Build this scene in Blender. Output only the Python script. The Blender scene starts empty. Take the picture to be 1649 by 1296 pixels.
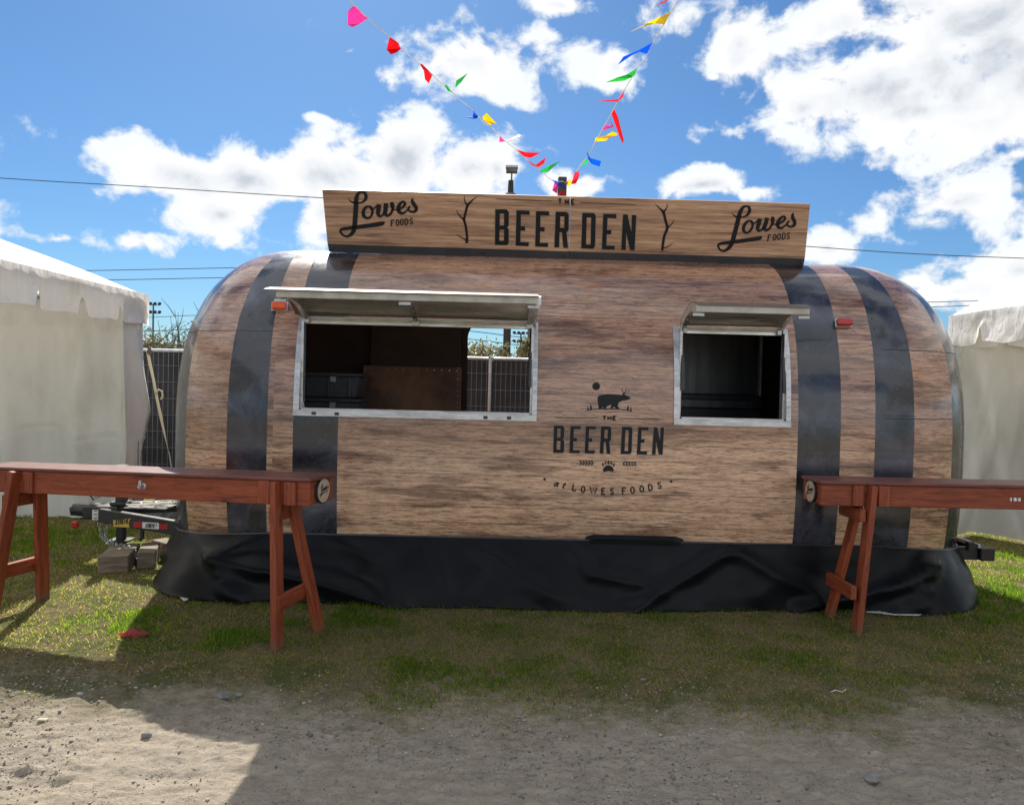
import bpy, bmesh, math, random
import numpy as np
from mathutils import Vector, Matrix
from mathutils.geometry import tessellate_polygon
random.seed(7); rng = np.random.default_rng(7)
scene = bpy.context.scene
C = scene.collection
rad, pi, sin, cos = math.radians, math.pi, math.sin, math.cos

# ------------------------------------------------------------------ camera
FPX, CX, CY = 1250.0, 824.5, 648.0
YAW, PITCH, ROLL = rad(.8), rad(1.56), rad(1.43)
EYE = Vector((0, 0, 1.6))
fwd = Vector((sin(YAW)*cos(PITCH), cos(YAW)*cos(PITCH), -sin(PITCH)))
_r0 = Vector((cos(YAW), -sin(YAW), 0)); _u0 = _r0.cross(fwd)
RGT = _r0*cos(ROLL) + _u0*sin(ROLL); UPV = _u0*cos(ROLL) - _r0*sin(ROLL)
cam = bpy.data.cameras.new('camera'); co = bpy.data.objects.new('camera', cam); C.objects.link(co)
cam.sensor_fit = 'HORIZONTAL'; cam.sensor_width = 36; cam.lens = FPX/1649*36
cam.clip_start = .05; cam.clip_end = 6000
co.matrix_world = Matrix(((RGT.x, UPV.x, -fwd.x, EYE.x), (RGT.y, UPV.y, -fwd.y, EYE.y), (RGT.z, UPV.z, -fwd.z, EYE.z), (0, 0, 0, 1)))
scene.camera = co
def ray(px, py): return fwd + RGT*((px-CX)/FPX) - UPV*((py-CY)/FPX)
def at_y(px, py, Y):
    d = ray(px, py); return EYE + d*(Y/d.y)
def at_z(px, py, Z=0.0):
    d = ray(px, py); return EYE + d*((Z-1.6)/d.z)

# ------------------------------------------------------------------ node helper
class T:
    def __init__(s, nt): s.nt = nt
    def n(s, typ, ins=None, **props):
        nd = s.nt.nodes.new(typ)
        for k, v in props.items(): setattr(nd, k, v)
        for k, v in (ins or {}).items():
            sk = nd.inputs[k]
            if isinstance(v, bpy.types.NodeSocket): s.nt.links.new(v, sk)
            else:
                if sk.type == 'RGBA' and len(v) == 3: v = (*v, 1)
                sk.default_value = v
        return nd
    def math(s, op, a, b=0.0, c=0.0, clamp=False):
        return s.n('ShaderNodeMath', {0: a, 1: b, 2: c}, operation=op, use_clamp=clamp).outputs[0]
    def vm(s, op, a, b=(0, 0, 0)): 
        nd = s.n('ShaderNodeVectorMath', {0: a, 1: b}, operation=op)
        return nd.outputs['Value'] if op in ('LENGTH', 'DOT_PRODUCT', 'DISTANCE') else nd.outputs[0]
    def noise(s, vec, scale=5, detail=4, rough=.55, dist=0, out='Fac'):
        return s.n('ShaderNodeTexNoise', {'Vector': vec, 'Scale': scale, 'Detail': detail, 'Roughness': rough, 'Distortion': dist}).outputs[out]
    def ramp(s, fac, stops, interp='LINEAR'):
        nd = s.n('ShaderNodeValToRGB', {'Fac': fac}); cr = nd.color_ramp; cr.interpolation = interp
        while len(cr.elements) < len(stops): cr.elements.new(.5)
        for e, (p, c) in zip(cr.elements, stops):
            e.position = p; e.color = (c, c, c, 1) if isinstance(c, (int, float)) else (*c, 1)
        return nd.outputs[0]
    def mix(s, f, a, b, blend='MIX'):
        nd = s.n('ShaderNodeMix', data_type='RGBA', blend_type=blend)
        for k, v in ((0, f), (6, a), (7, b)):
            sk = nd.inputs[k]
            if isinstance(v, bpy.types.NodeSocket): s.nt.links.new(v, sk)
            else: sk.default_value = (*v, 1) if k and len(v) == 3 else v
        return nd.outputs[2]
    def mapr(s, v, a, b, c=0., d=1., smooth=True):
        return s.n('ShaderNodeMapRange', {0: v, 1: a, 2: b, 3: c, 4: d}, interpolation_type='SMOOTHSTEP' if smooth else 'LINEAR').outputs[0]

# ------------------------------------------------------------------ world: Nishita sky with cumulus
SUN_AZ, SUN_EL = rad(-12.5), rad(42)      # azimuth from +Y towards +X
world = bpy.data.worlds.new('World'); scene.world = world; world.use_nodes = True
nt = world.node_tree; nt.nodes.clear(); w = T(nt)
sky = w.n('ShaderNodeTexSky', sky_type='NISHITA', sun_disc=False, sun_elevation=SUN_EL, sun_rotation=SUN_AZ, altitude=0, air_density=1.0, dust_density=.35, ozone_density=2.2)
SKY_STRENGTH = .082
def azel(px, py):
    d = ray(px, py).normalized(); return math.atan2(d.x, d.y), math.asin(d.z)
dirv = w.n('ShaderNodeTexCoord').outputs['Generated']
sx = w.n('ShaderNodeSeparateXYZ', {0: dirv})
az = w.math('ARCTAN2', sx.outputs[0], sx.outputs[1]); el = w.math('ARCSINE', sx.outputs[2])
ae = w.n('ShaderNodeCombineXYZ', {0: az, 1: el, 2: 0.0}).outputs[0]
wob = w.noise(ae, 5.0, 3, .5, 0, 'Color')
aew = w.vm('ADD', ae, w.vm('MULTIPLY', w.vm('SUBTRACT', wob, (.5, .5, .5)), (.07, .05, 0)))
BLOBS = [  # px, py, half-width px, half-height px, weight
    (305, 285, 105, 45, 1.0), (400, 290, 90, 50, 1.0), (265, 278, 45, 24, .8), (360, 345, 90, 35, .9), (370, 385, 50, 28, .7),
    (540, 290, 130, 55, 1.0), (640, 265, 90, 65, 1.15), (745, 275, 95, 55, 1.0), (520, 345, 60, 60, .9), (800, 275, 50, 45, .9),
    (205, 388, 72, 22, .72), (760, 100, 170, 48, .85), (610, 118, 34, 34, .75), (562, 78, 28, 9, .55), (500, 198, 34, 12, .5),
    (985, 105, 48, 42, .8), (900, 2, 85, 20, .8), (1065, 28, 75, 34, .88), (1190, 65, 52, 58, .92), (1140, 120, 18, 10, .45),
    (940, 300, 75, 26, .95), (1120, 308, 95, 24, .95), (1215, 312, 60, 16, .8),
    (1430, 20, 170, 42, 1.0), (1570, 40, 150, 60, 1.1), (1590, 120, 165, 88, 1.25), (1420, 150, 160, 58, 1.2), (1510, 180, 150, 34, 1.0), (1310, 165, 60, 42, 1.0),
    (1628, 258, 40, 16, .7), (1535, 330, 76, 36, .88), (1500, 362, 50, 20, .75), (1330, 395, 44, 26, .8), (1535, 458, 105, 32, .88), (1465, 445, 55, 20, .7), (1410, 358, 18, 9, .45), (1640, 430, 60, 40, .8),
    (-330, 150, 170, 60, .9), (-420, 330, 180, 60, .9), (1900, 330, 180, 70, .9), (80, 375, 50, 10, .4)]
F = None
for px, py, rx, ry, wt in BLOBS:
    a0, e0 = azel(px, py)
    q = w.vm('MULTIPLY', w.vm('SUBTRACT', aew, (a0, e0, 0)), (FPX/rx*.9, FPX/ry*.95, 0))
    v = w.math('MULTIPLY_ADD', w.vm('LENGTH', q), -.62*1.0, .62*wt + .12)
    F = v if F is None else w.math('SMOOTH_MAX', F, v, .05)
ca, ce = azel(824, 330)                              # unseen cumulus over the rest of the sky, made denser to light shaded sides
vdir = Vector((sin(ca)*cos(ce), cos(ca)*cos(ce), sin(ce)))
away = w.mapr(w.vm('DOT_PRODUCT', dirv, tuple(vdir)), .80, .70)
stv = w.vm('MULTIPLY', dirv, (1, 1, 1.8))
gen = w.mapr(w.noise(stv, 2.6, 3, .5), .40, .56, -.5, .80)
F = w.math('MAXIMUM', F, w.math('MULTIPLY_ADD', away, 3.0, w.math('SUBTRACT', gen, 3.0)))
nsv = w.vm('MULTIPLY', dirv, (1, 1, 1.25))
n1 = w.noise(nsv, 15.0, 9, .57, .2)
n2 = w.noise(w.vm('ADD', nsv, (-.002, 0, .016)), 15.0, 9, .57, .2)
dens = w.math('ADD', F, w.math('MULTIPLY_ADD', n1, 2.7, -1.37))
cover = w.mapr(dens, -.03, .36)
cover = w.math('MULTIPLY', cover, w.mapr(sx.outputs[2], .0, .06))
thick = w.mapr(w.math('ADD', F, w.math('MULTIPLY_ADD', n1, 1.0, -.5)), .16, .92)
relief = w.math('MULTIPLY', w.math('SUBTRACT', n1, n2), 1.7)
shade = w.math('SUBTRACT', thick, relief, clamp=True)
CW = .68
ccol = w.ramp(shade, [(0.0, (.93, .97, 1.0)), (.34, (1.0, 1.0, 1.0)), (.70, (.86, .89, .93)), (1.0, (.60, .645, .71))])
unseen_cloud_boost = w.math('MULTIPLY_ADD', away, .45, 1.0)      # extra brightness added to out-of-view clouds to lift the shaded trailer front
ccol = w.vm('SCALE', ccol); nt.links.new(w.math('MULTIPLY', unseen_cloud_boost, CW/SKY_STRENGTH), ccol.node.inputs['Scale'])
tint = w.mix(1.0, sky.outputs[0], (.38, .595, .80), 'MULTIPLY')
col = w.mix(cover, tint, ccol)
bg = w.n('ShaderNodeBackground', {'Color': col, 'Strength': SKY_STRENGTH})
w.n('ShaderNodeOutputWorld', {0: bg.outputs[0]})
world.cycles.sampling_method = 'MANUAL'; world.cycles.sample_map_resolution = 1024

# ------------------------------------------------------------------ sun, exposure
sun = bpy.data.lights.new('sun', 'SUN'); sun.energy = 5.0; sun.angle = rad(.53); sun.color = (1, .955, .88)
so = bpy.data.objects.new('sun', sun); C.objects.link(so)
SUND = Vector((sin(SUN_AZ)*cos(SUN_EL), cos(SUN_AZ)*cos(SUN_EL), sin(SUN_EL)))
so.rotation_euler = (-SUND).to_track_quat('-Z', 'Y').to_euler(); so.location = (-2, 14, 13)
vs = scene.view_settings; vs.view_transform = 'Standard'; vs.look = 'None'; vs.gamma = 1; vs.use_curve_mapping = False; vs.exposure = .60
scene.render.engine = 'CYCLES'
scene.cycles.max_bounces = 8; scene.cycles.diffuse_bounces = 4; scene.cycles.glossy_bounces = 3; scene.cycles.transparent_max_bounces = 8
scene.cycles.use_denoising = True; scene.cycles.sample_clamp_indirect = 6
# ------------------------------------------------------------------ numpy noise
def vnoise(x, y, seed=0):
    x = np.asarray(x, float); y = np.asarray(y, float)
    xi = np.floor(x).astype(np.int64); yi = np.floor(y).astype(np.int64); fx = x-xi; fy = y-yi
    fx = fx*fx*(3-2*fx); fy = fy*fy*(3-2*fy)
    def h(a, b):
        v = (a*374761393 + b*668265263 + seed*974634777) & 0xffffffff
        v = ((v ^ (v >> 13))*1274126177) & 0xffffffff
        return ((v ^ (v >> 16)) & 0xffff)/65535.0
    return (h(xi, yi)*(1-fx)+h(xi+1, yi)*fx)*(1-fy)+(h(xi, yi+1)*(1-fx)+h(xi+1, yi+1)*fx)*fy
def fbm(x, y, o=4, seed=0):
    s = 0; a = .5
    for i in range(o): s = s + a*vnoise(x*2**i+17*i, y*2**i-9*i, seed+i); a *= .5
    return s/(1-.5**o)
def sstep(x, a, b):
    t = np.clip((x-a)/(b-a), 0, 1); return t*t*(3-2*t)

# ------------------------------------------------------------------ object helpers
def link(name, me, m=None, parent=None, loc=None):
    o = bpy.data.objects.new(name, me); C.objects.link(o)
    if m is not None and me is not None and not me.materials: me.materials.append(m)
    if parent is not None: o.parent = parent
    if loc is not None: o.location = loc
    return o
def mesh(name, verts, faces, m=None, parent=None, smooth=False, loc=None):
    me = bpy.data.meshes.new(name); me.from_pydata([tuple(v) for v in verts], [], faces); me.update()
    if smooth: me.polygons.foreach_set('use_smooth', [True]*len(me.polygons))
    return link(name, me, m, parent, loc)
def thing(name, label, cat, loc=(0, 0, 0), rz=0, group=None):
    o = bpy.data.objects.new(name, None); C.objects.link(o); o.empty_display_size = .1
    o.location = loc; o.rotation_euler = (0, 0, rz); return tag(o, label, cat, group)
def tag(o, label, cat, group=None):
    o['label'] = label; o['category'] = cat
    if group: o['group'] = group
    return o
class B:
    """collects shapes, builds one mesh"""
    def __init__(s): s.v = []; s.f = []
    def add(s, v, f):
        k = len(s.v); s.v += [Vector(p) for p in v]; s.f += [tuple(i+k for i in q) for q in f]; return s
    def box(s, c, d, M=None):
        x, y, z = d[0]/2, d[1]/2, d[2]/2; c = Vector(c)
        v = [Vector((a, b, e)) for a in (-x, x) for b in (-y, y) for e in (-z, z)]
        if M is not None: v = [M @ p for p in v]
        return s.add([p+c for p in v], [(0, 1, 3, 2), (4, 6, 7, 5), (0, 4, 5, 1), (2, 3, 7, 6), (0, 2, 6, 4), (1, 5, 7, 3)])
    def lohi(s, a, b): return s.box([(p+q)/2 for p, q in zip(a, b)], [abs(q-p) for p, q in zip(a, b)])
    def beam(s, a, b, wd, hd, up=(0, 0, 1)):
        a, b = Vector(a), Vector(b); d = (b-a).normalized(); sd = d.cross(Vector(up)).normalized(); u = sd.cross(d)
        v = [p+sd*(i*wd/2)+u*(j*hd/2) for p in (a, b) for i, j in ((-1, -1), (1, -1), (1, 1), (-1, 1))]
        return s.add(v, [(3, 2, 1, 0), (4, 5, 6, 7), (0, 1, 5, 4), (1, 2, 6, 5), (2, 3, 7, 6), (3, 0, 4, 7)])
    def tube(s, pts, r, n=8, cap=True):
        pts = [Vector(p) for p in pts]; rs = r if isinstance(r, (list, tuple)) else [r]*len(pts)
        k = len(pts); vs = []; ref = None
        for i, p in enumerate(pts):
            t = (pts[min(i+1, k-1)]-pts[max(i-1, 0)]).normalized()
            if ref is None: ref = Vector((0, 0, 1)) if abs(t.z) < .9 else Vector((1, 0, 0))
            a = t.cross(ref).normalized(); b = a.cross(t); ref = b
            vs += [p+(a*cos(2*pi*j/n)+b*sin(2*pi*j/n))*rs[i] for j in range(n)]
        fs = [(i*n+j, i*n+(j+1) % n, (i+1)*n+(j+1) % n, (i+1)*n+j) for i in range(k-1) for j in range(n)]
        if cap: fs += [tuple(range(n))[::-1], tuple((k-1)*n+j for j in range(n))]
        return s.add(vs, fs)
    def prism(s, poly, ext):
        """poly: list of 3D points (planar), extruded by vector ext"""
        p = [Vector(q) for q in poly]; n = len(p); ext = Vector(ext)
        tris = tessellate_polygon([p])
        f = [tuple(t) for t in tris]+[tuple(i+n for i in t)[::-1] for t in tris]+[(i, (i+1) % n, (i+1) % n+n, i+n) for i in range(n)]
        return s.add(p+[q+ext for q in p], f)
    def ball(s, c, r, n=6, sc=(1, 1, 1)):
        c = Vector(c); vs = [c+Vector((0, 0, r*sc[2]))]; fs = []
        m = max(3, n//2)
        for i in range(1, m):
            for j in range(n):
                a, b = pi*i/m, 2*pi*j/n
                vs.append(c+Vector((r*sin(a)*cos(b)*sc[0], r*sin(a)*sin(b)*sc[1], r*cos(a)*sc[2])))
        vs.append(c-Vector((0, 0, r*sc[2]))); L = len(vs)-1
        for j in range(n):
            fs.append((0, 1+j, 1+(j+1) % n)); fs.append((L, 1+(m-2)*n+(j+1) % n, 1+(m-2)*n+j))
            for i in range(m-2): fs.append((1+i*n+j, 1+(i+1)*n+j, 1+(i+1)*n+(j+1) % n, 1+i*n+(j+1) % n))
        return s.add(vs, fs)
    def build(s, name, m=None, parent=None, smooth=False, loc=None, bevel=0):
        me = bpy.data.meshes.new(name)
        if bevel:
            bm = bmesh.new(); vv = [bm.verts.new(p) for p in s.v]
            for q in s.f: bm.faces.new([vv[i] for i in q])
            bmesh.ops.recalc_face_normals(bm, faces=bm.faces)
            bmesh.ops.bevel(bm, geom=[e for e in bm.edges if e.is_manifold and e.calc_face_angle(0) > .5], offset=bevel, segments=1, affect='EDGES')
            bm.to_mesh(me); bm.free()
        else:
            me.from_pydata([tuple(p) for p in s.v], [], s.f); me.update()
            bm = bmesh.new(); bm.from_mesh(me); bmesh.ops.recalc_face_normals(bm, faces=bm.faces); bm.to_mesh(me); bm.free()
        if smooth:
            me.polygons.foreach_set('use_smooth', [True]*len(me.polygons)); me.set_sharp_from_angle(angle=rad(40))
        return link(name, me, m, parent, loc)
def board(name, a, b, wd, th, m, parent, up=(0, 0, 1), bevel=.004, local=None):
    """a timber from a to b with its own local X along the grain; wd across, th along 'up'"""
    a, b = Vector(a), Vector(b); L = (b-a).length; x = (b-a)/L; y = Vector(up).cross(x).normalized(); z = x.cross(y)
    o = B().box((0, 0, 0), (L, wd, th)).build(name, m, parent, bevel=bevel)
    M = Matrix((x, y, z)).transposed().to_4x4(); M.translation = (a+b)/2
    o.matrix_local = M; return o

# ------------------------------------------------------------------ materials
def newmat(name):
    m = bpy.data.materials.new(name); m.use_nodes = True; m.node_tree.nodes.clear(); return m, T(m.node_tree)
def fin(t, bsdf, disp=None):
    t.n('ShaderNodeOutputMaterial', {'Surface': bsdf})
def bump(t, h, strength=.3, dist=.01):
    return t.n('ShaderNodeBump', {'Height': h, 'Strength': strength, 'Distance': dist}).outputs[0]
def oc(t):
    """object coordinates shifted per object"""
    tc = t.n('ShaderNodeTexCoord').outputs['Object']; r = t.n('ShaderNodeObjectInfo').outputs['Random']
    return t.vm('ADD', tc, t.n('ShaderNodeCombineXYZ', {0: t.math('MULTIPLY', r, 31.0), 1: t.math('MULTIPLY', r, 17.0), 2: r}).outputs[0])
def simple(name, c1, c2=None, rough=.5, metal=0, scale=8, stretch=(1, 1, 1), bmp=.1, r2=None, spec=.5, detail=4):
    m, t = newmat(name); v = t.vm('MULTIPLY', oc(t), stretch)
    n = t.noise(v, scale, detail, .6); c2 = c2 or tuple(x*.7 for x in c1)
    col = t.mix(t.mapr(n, .35, .68), c1, c2)
    rg = t.mapr(t.noise(v, scale*2.3, 3), .3, .7, rough, r2 if r2 is not None else min(1, rough+.12))
    ins = {'Base Color': col, 'Roughness': rg, 'Metallic': metal, 'Specular IOR Level': spec}
    if bmp: ins['Normal'] = bump(t, n, bmp, .004)
    fin(t, t.n('ShaderNodeBsdfPrincipled', ins).outputs[0]); return m

def wrap_wood():
    m, t = newmat('printed_plank_wrap'); uv = t.n('ShaderNodeUVMap').outputs[0]
    s = t.n('ShaderNodeSeparateXYZ', {0: uv}); u, v = s.outputs[0], s.outputs[1]
    row = t.math('DIVIDE', v, .118); rid = t.math('FLOOR', row); fr = t.math('FRACT', row)
    rnd = t.n('ShaderNodeTexWhiteNoise', {'W': rid}, noise_dimensions='1D').outputs['Value']
    uo = t.math('MULTIPLY_ADD', rnd, 43.0, u)
    g1 = t.noise(t.n('ShaderNodeCombineXYZ', {0: t.math('MULTIPLY', uo, 5.5), 1: t.math('MULTIPLY', v, 62.0), 2: rnd}).outputs[0], 1.0, 8, .74, .25)
    g2 = t.noise(t.n('ShaderNodeCombineXYZ', {0: t.math('MULTIPLY', uo, 6.0), 1: t.math('MULTIPLY', v, 230.0), 2: rnd}).outputs[0], 1.0, 3, .6)
    bl = t.noise(t.n('ShaderNodeCombineXYZ', {0: t.math('MULTIPLY', u, .95), 1: t.math('MULTIPLY', v, 7.5), 2: .3}).outputs[0], 1.25, 7, .66, .35)
    hue = t.noise(t.n('ShaderNodeCombineXYZ', {0: t.math('MULTIPLY', u, .55), 1: t.math('MULTIPLY', v, 2.0), 2: 4.3}).outputs[0], 1.0, 2, .5)
    base = t.ramp(g1, [(.30, (.15, .08, .055)), (.40, (.46, .26, .155)), (.51, (.72, .45, .285)), (.66, (.86, .59, .40))])
    base = t.mix(t.mapr(hue, .42, .62), base, t.ramp(g1, [(.32, (.16, .095, .070)), (.46, (.47, .29, .19)), (.66, (.79, .54, .36))]))
    base = t.mix(t.mapr(rnd, .0, 1., 0., .30, False), base, t.mix(1.0, base, (.62, .58, .58), 'MULTIPLY'))
    base = t.mix(t.mapr(bl, .48, .63, 0, .82), base, t.mix(1.0, base, (.30, .24, .25), 'MULTIPLY'))
    base = t.mix(t.mapr(g2, .60, .72, 0, .55), base, t.mix(1.0, base, (.45, .42, .42), 'MULTIPLY'))
    ds = t.noise(t.n('ShaderNodeCombineXYZ', {0: t.math('MULTIPLY', uo, 13.0), 1: t.math('MULTIPLY', v, 130.0), 2: t.math('MULTIPLY', rnd, 9.0)}).outputs[0], 1.0, 5, .66)
    base = t.mix(t.mapr(ds, .55, .63, 0, .95), base, t.mix(1.0, base, (.30, .25, .25), 'MULTIPLY'))
    up = t.mapr(t.math('ADD', v, t.math('MULTIPLY_ADD', hue, .5, -.25)), .50, .88, 0, .80)
    base = t.mix(up, base, t.mix(1.0, base, (.60, .50, .47), 'MULTIPLY'))
    ln = t.math('ADD', t.mapr(fr, .0, .055, 1, 0), t.mapr(fr, .975, 1.0, 0, 1))
    ln = t.math('MULTIPLY', ln, t.mapr(t.noise(t.n('ShaderNodeCombineXYZ', {0: u, 1: rid, 2: 0.0}).outputs[0], 1.3, 4), .38, .58, .42, .98))
    base = t.mix(ln, base, (.035, .024, .022))
    tc = t.n('ShaderNodeTexCoord').outputs['Object']
    wav = t.noise(tc, 2.2, 2, .5)
    sc = t.noise(t.vm('MULTIPLY', tc, (3, 3, 40)), 3.0, 4, .7)
    nrm = bump(t, t.math('ADD', wav, t.math('MULTIPLY', sc, .01)), .22, .035)
    rg = t.mapr(t.noise(tc, 5, 4, .6), .3, .7, .17, .34)
    fin(t, t.n('ShaderNodeBsdfPrincipled', {'Base Color': base, 'Roughness': rg, 'Normal': nrm, 'Specular IOR Level': .5, 'Coat Weight': .55, 'Coat Roughness': .10, 'Coat IOR': 1.6, 'Coat Normal': nrm}).outputs[0]); return m
def wrap_band():
    m, t = newmat('printed_iron_band'); tc = t.n('ShaderNodeTexCoord').outputs['Object']
    a = t.noise(tc, 3.0, 6, .68, .6); b = t.noise(tc, 26, 4, .7); s = t.noise(t.vm('MULTIPLY', tc, (14, 14, 1.4)), 1.6, 5, .7)
    z = t.n('ShaderNodeSeparateXYZ', {0: tc}).outputs[2]
    zz = t.noise(t.n('ShaderNodeCombineXYZ', {0: t.math('MULTIPLY', z, 2.6), 1: 0.0, 2: 0.0}).outputs[0], 1, 4, .6)
    c = t.ramp(a, [(.32, (.007, .008, .012)), (.48, (.018, .020, .030)), (.60, (.044, .047, .064)), (.74, (.09, .094, .115))])
    c = t.mix(t.mapr(zz, .42, .60, 0, .8), t.mix(1.0, c, (.62, .62, .62), 'MULTIPLY'), t.mix(1.0, c, (1.6, 1.6, 1.7), 'MULTIPLY'))
    c = t.mix(t.mapr(b, .60, .74, 0, .45), c, (.11, .11, .12)); c = t.mix(t.mapr(s, .64, .78, 0, .4), c, (.12, .12, .13))
    nrm = bump(t, t.math('ADD', t.noise(tc, 2.2, 2, .5), t.math('MULTIPLY', b, .03)), .22, .035)
    fin(t, t.n('ShaderNodeBsdfPrincipled', {'Base Color': c, 'Roughness': t.mapr(a, .3, .7, .17, .40), 'Normal': nrm, 'Specular IOR Level': .45, 'Coat Weight': .42, 'Coat Roughness': .10, 'Coat IOR': 1.65, 'Coat Normal': nrm}).outputs[0]); return m
def sign_wood():
    m, t = newmat('printed_sign_wood'); tc = t.n('ShaderNodeTexCoord').outputs['Object']
    g1 = t.noise(t.vm('MULTIPLY', tc, (1.6, 30, 42)), 1.0, 7, .62, .5); g2 = t.noise(t.vm('MULTIPLY', tc, (7, 120, 170)), 1.0, 3, .6)
    bl = t.noise(t.vm('MULTIPLY', tc, (.9, 5, 7)), 1.0, 4, .6)
    c = t.ramp(g1, [(.30, (.17, .092, .060)), (.45, (.40, .235, .145)), (.58, (.56, .345, .21)), (.72, (.68, .45, .29))])
    c = t.mix(t.mapr(bl, .50, .66, 0, .6), c, t.mix(1.0, c, (.58, .52, .50), 'MULTIPLY'))
    c = t.mix(t.mapr(g2, .52, .68, 0, .7), c, t.mix(1.0, c, (.48, .45, .45), 'MULTIPLY'))
    fin(t, t.n('ShaderNodeBsdfPrincipled', {'Base Color': c, 'Roughness': .42}).outputs[0]); return m
def stained():
    m, t = newmat('red_stained_timber'); v = oc(t)
    g = t.noise(t.vm('MULTIPLY', v, (1.3, 16, 16)), 2.6, 8, .70, 1.2); k = t.noise(t.vm('MULTIPLY', v, (2.2, 5, 5)), 2.0, 2, .5); fine = t.noise(t.vm('MULTIPLY', v, (4, 90, 90)), 1.5, 3)
    c = t.ramp(g, [(.3, (.125, .026, .013)), (.5, (.29, .062, .023)), (.7, (.41, .104, .042))])
    c = t.mix(t.mapr(k, .66, .76, 0, .8), c, (.075, .018, .012))
    ch = t.noise(t.vm('MULTIPLY', v, (1, 2.5, 2.5)), 16, 5, .7)
    c = t.mix(t.mapr(ch, .67, .71, 0, .75), c, (.42, .20, .10))
    gz = t.n('ShaderNodeSeparateXYZ', {0: t.n('ShaderNodeNewGeometry').outputs['Position']}).outputs[2]
    c = t.mix(t.math('MULTIPLY', t.mapr(gz, .0, .11, .8, 0), t.mapr(ch, .35, .6)), c, (.16, .12, .08))
    r = t.n('ShaderNodeObjectInfo').outputs['Random']
    c = t.mix(t.math('MULTIPLY', r, .5), c, t.mix(1.0, c, (.62, .6, .65), 'MULTIPLY'))
    fin(t, t.n('ShaderNodeBsdfPrincipled', {'Base Color': c, 'Roughness': t.mapr(fine, .3, .7, .42, .62), 'Specular IOR Level': .38, 'Normal': bump(t, t.math('ADD', g, fine), .25, .003)}).outputs[0]); return m
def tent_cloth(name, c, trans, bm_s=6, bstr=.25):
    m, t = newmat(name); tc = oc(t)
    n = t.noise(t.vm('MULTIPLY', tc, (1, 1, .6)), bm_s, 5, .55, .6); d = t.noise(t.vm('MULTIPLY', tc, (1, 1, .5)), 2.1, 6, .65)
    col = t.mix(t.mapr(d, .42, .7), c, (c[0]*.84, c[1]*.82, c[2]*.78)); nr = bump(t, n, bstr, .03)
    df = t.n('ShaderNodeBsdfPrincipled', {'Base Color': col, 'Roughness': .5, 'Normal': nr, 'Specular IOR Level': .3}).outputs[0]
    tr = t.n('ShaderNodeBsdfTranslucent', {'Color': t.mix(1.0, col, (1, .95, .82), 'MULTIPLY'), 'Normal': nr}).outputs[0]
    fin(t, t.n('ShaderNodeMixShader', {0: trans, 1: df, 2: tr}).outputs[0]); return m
def ground_mat():
    m, t = newmat('grass_soil_and_dirt'); P = t.n('ShaderNodeNewGeometry').outputs['Position']
    s = t.n('ShaderNodeSeparateXYZ', {0: P}); x, y = s.outputs[0], s.outputs[1]
    e = t.math('MULTIPLY_ADD', t.noise(P, 1.4, 5, .65), 1.7, t.math('MULTIPLY_ADD', t.noise(P, 13, 5, .7), .9, -1.30))
    k = t.mapr(t.math('ADD', y, e), 3.30, 4.15)
    n1 = t.noise(P, 2.0, 5, .6); n2 = t.noise(P, 46, 8, .74); n3 = t.noise(t.vm('MULTIPLY', P, (1, 3, 1)), 7, 5, .65)
    dirt = t.ramp(n3, [(.3, (.27, .226, .172)), (.5, (.35, .295, .226)), (.7, (.42, .358, .280))])
    dirt = t.mix(t.mapr(n2, .52, .68, 0, .6), dirt, (.15, .128, .104)); dirt = t.mix(t.mapr(n2, .30, .42, .5, 0), dirt, (.46, .405, .335))
    dirt = t.mix(t.mapr(n1, .5, .7, 0, .4), dirt, t.mix(1.0, dirt, (.74, .77, .83), 'MULTIPLY'))
    vo = t.n('ShaderNodeTexVoronoi', {'Vector': P, 'Scale': 75.0}).outputs
    peb = t.math('MULTIPLY', t.mapr(vo['Distance'], .26, .14, 0, 1), t.mapr(t.noise(P, 3.0, 4, .6), .46, .62))
    dirt = t.mix(t.math('MULTIPLY', peb, .8), dirt, t.mix(t.n('ShaderNodeSeparateColor', {0: vo['Color']}).outputs[0], (.16, .155, .15), (.42, .395, .355)))
    soil = t.ramp(n2, [(.3, (.07, .055, .030)), (.5, (.14, .112, .060)), (.7, (.24, .195, .105))])
    soil = t.mix(t.mapr(t.noise(P, 3.2, 5, .6), .42, .62, 0, .75), soil, (.06, .078, .018))
    c = t.mix(k, dirt, soil)
    h = t.math('ADD', t.math('MULTIPLY', n2, .5), t.math('MULTIPLY', peb, .7))
    fin(t, t.n('ShaderNodeBsdfPrincipled', {'Base Color': c, 'Roughness': .95, 'Specular IOR Level': .15, 'Normal': bump(t, h, 1.0, .028)}).outputs[0]); return m
def grass_mat():
    m, t = newmat('grass_blade'); a = t.n('ShaderNodeAttribute', attribute_name='tint').outputs['Fac']
    c = t.ramp(a, [(0, (.030, .080, .010)), (.35, (.085, .155, .016)), (.55, (.17, .20, .035)), (.75, (.225, .19, .085)), (1, (.31, .27, .165))])
    d = t.n('ShaderNodeBsdfPrincipled', {'Base Color': c, 'Roughness': .6, 'Specular IOR Level': .25}).outputs[0]
    tr = t.n('ShaderNodeBsdfTranslucent', {'Color': t.mix(1.0, c, (2.7, 2.6, 1.15), 'MULTIPLY')}).outputs[0]
    fin(t, t.n('ShaderNodeMixShader', {0: .72, 1: d, 2: tr}).outputs[0]); return m
def flag_mat(name, c):
    m, t = newmat(name)
    d = t.n('ShaderNodeBsdfPrincipled', {'Base Color': c, 'Roughness': .3}).outputs[0]; tr = t.n('ShaderNodeBsdfTranslucent', {'Color': c}).outputs[0]
    fin(t, t.n('ShaderNodeMixShader', {0: .78, 1: d, 2: tr}).outputs[0]); return m
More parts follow.
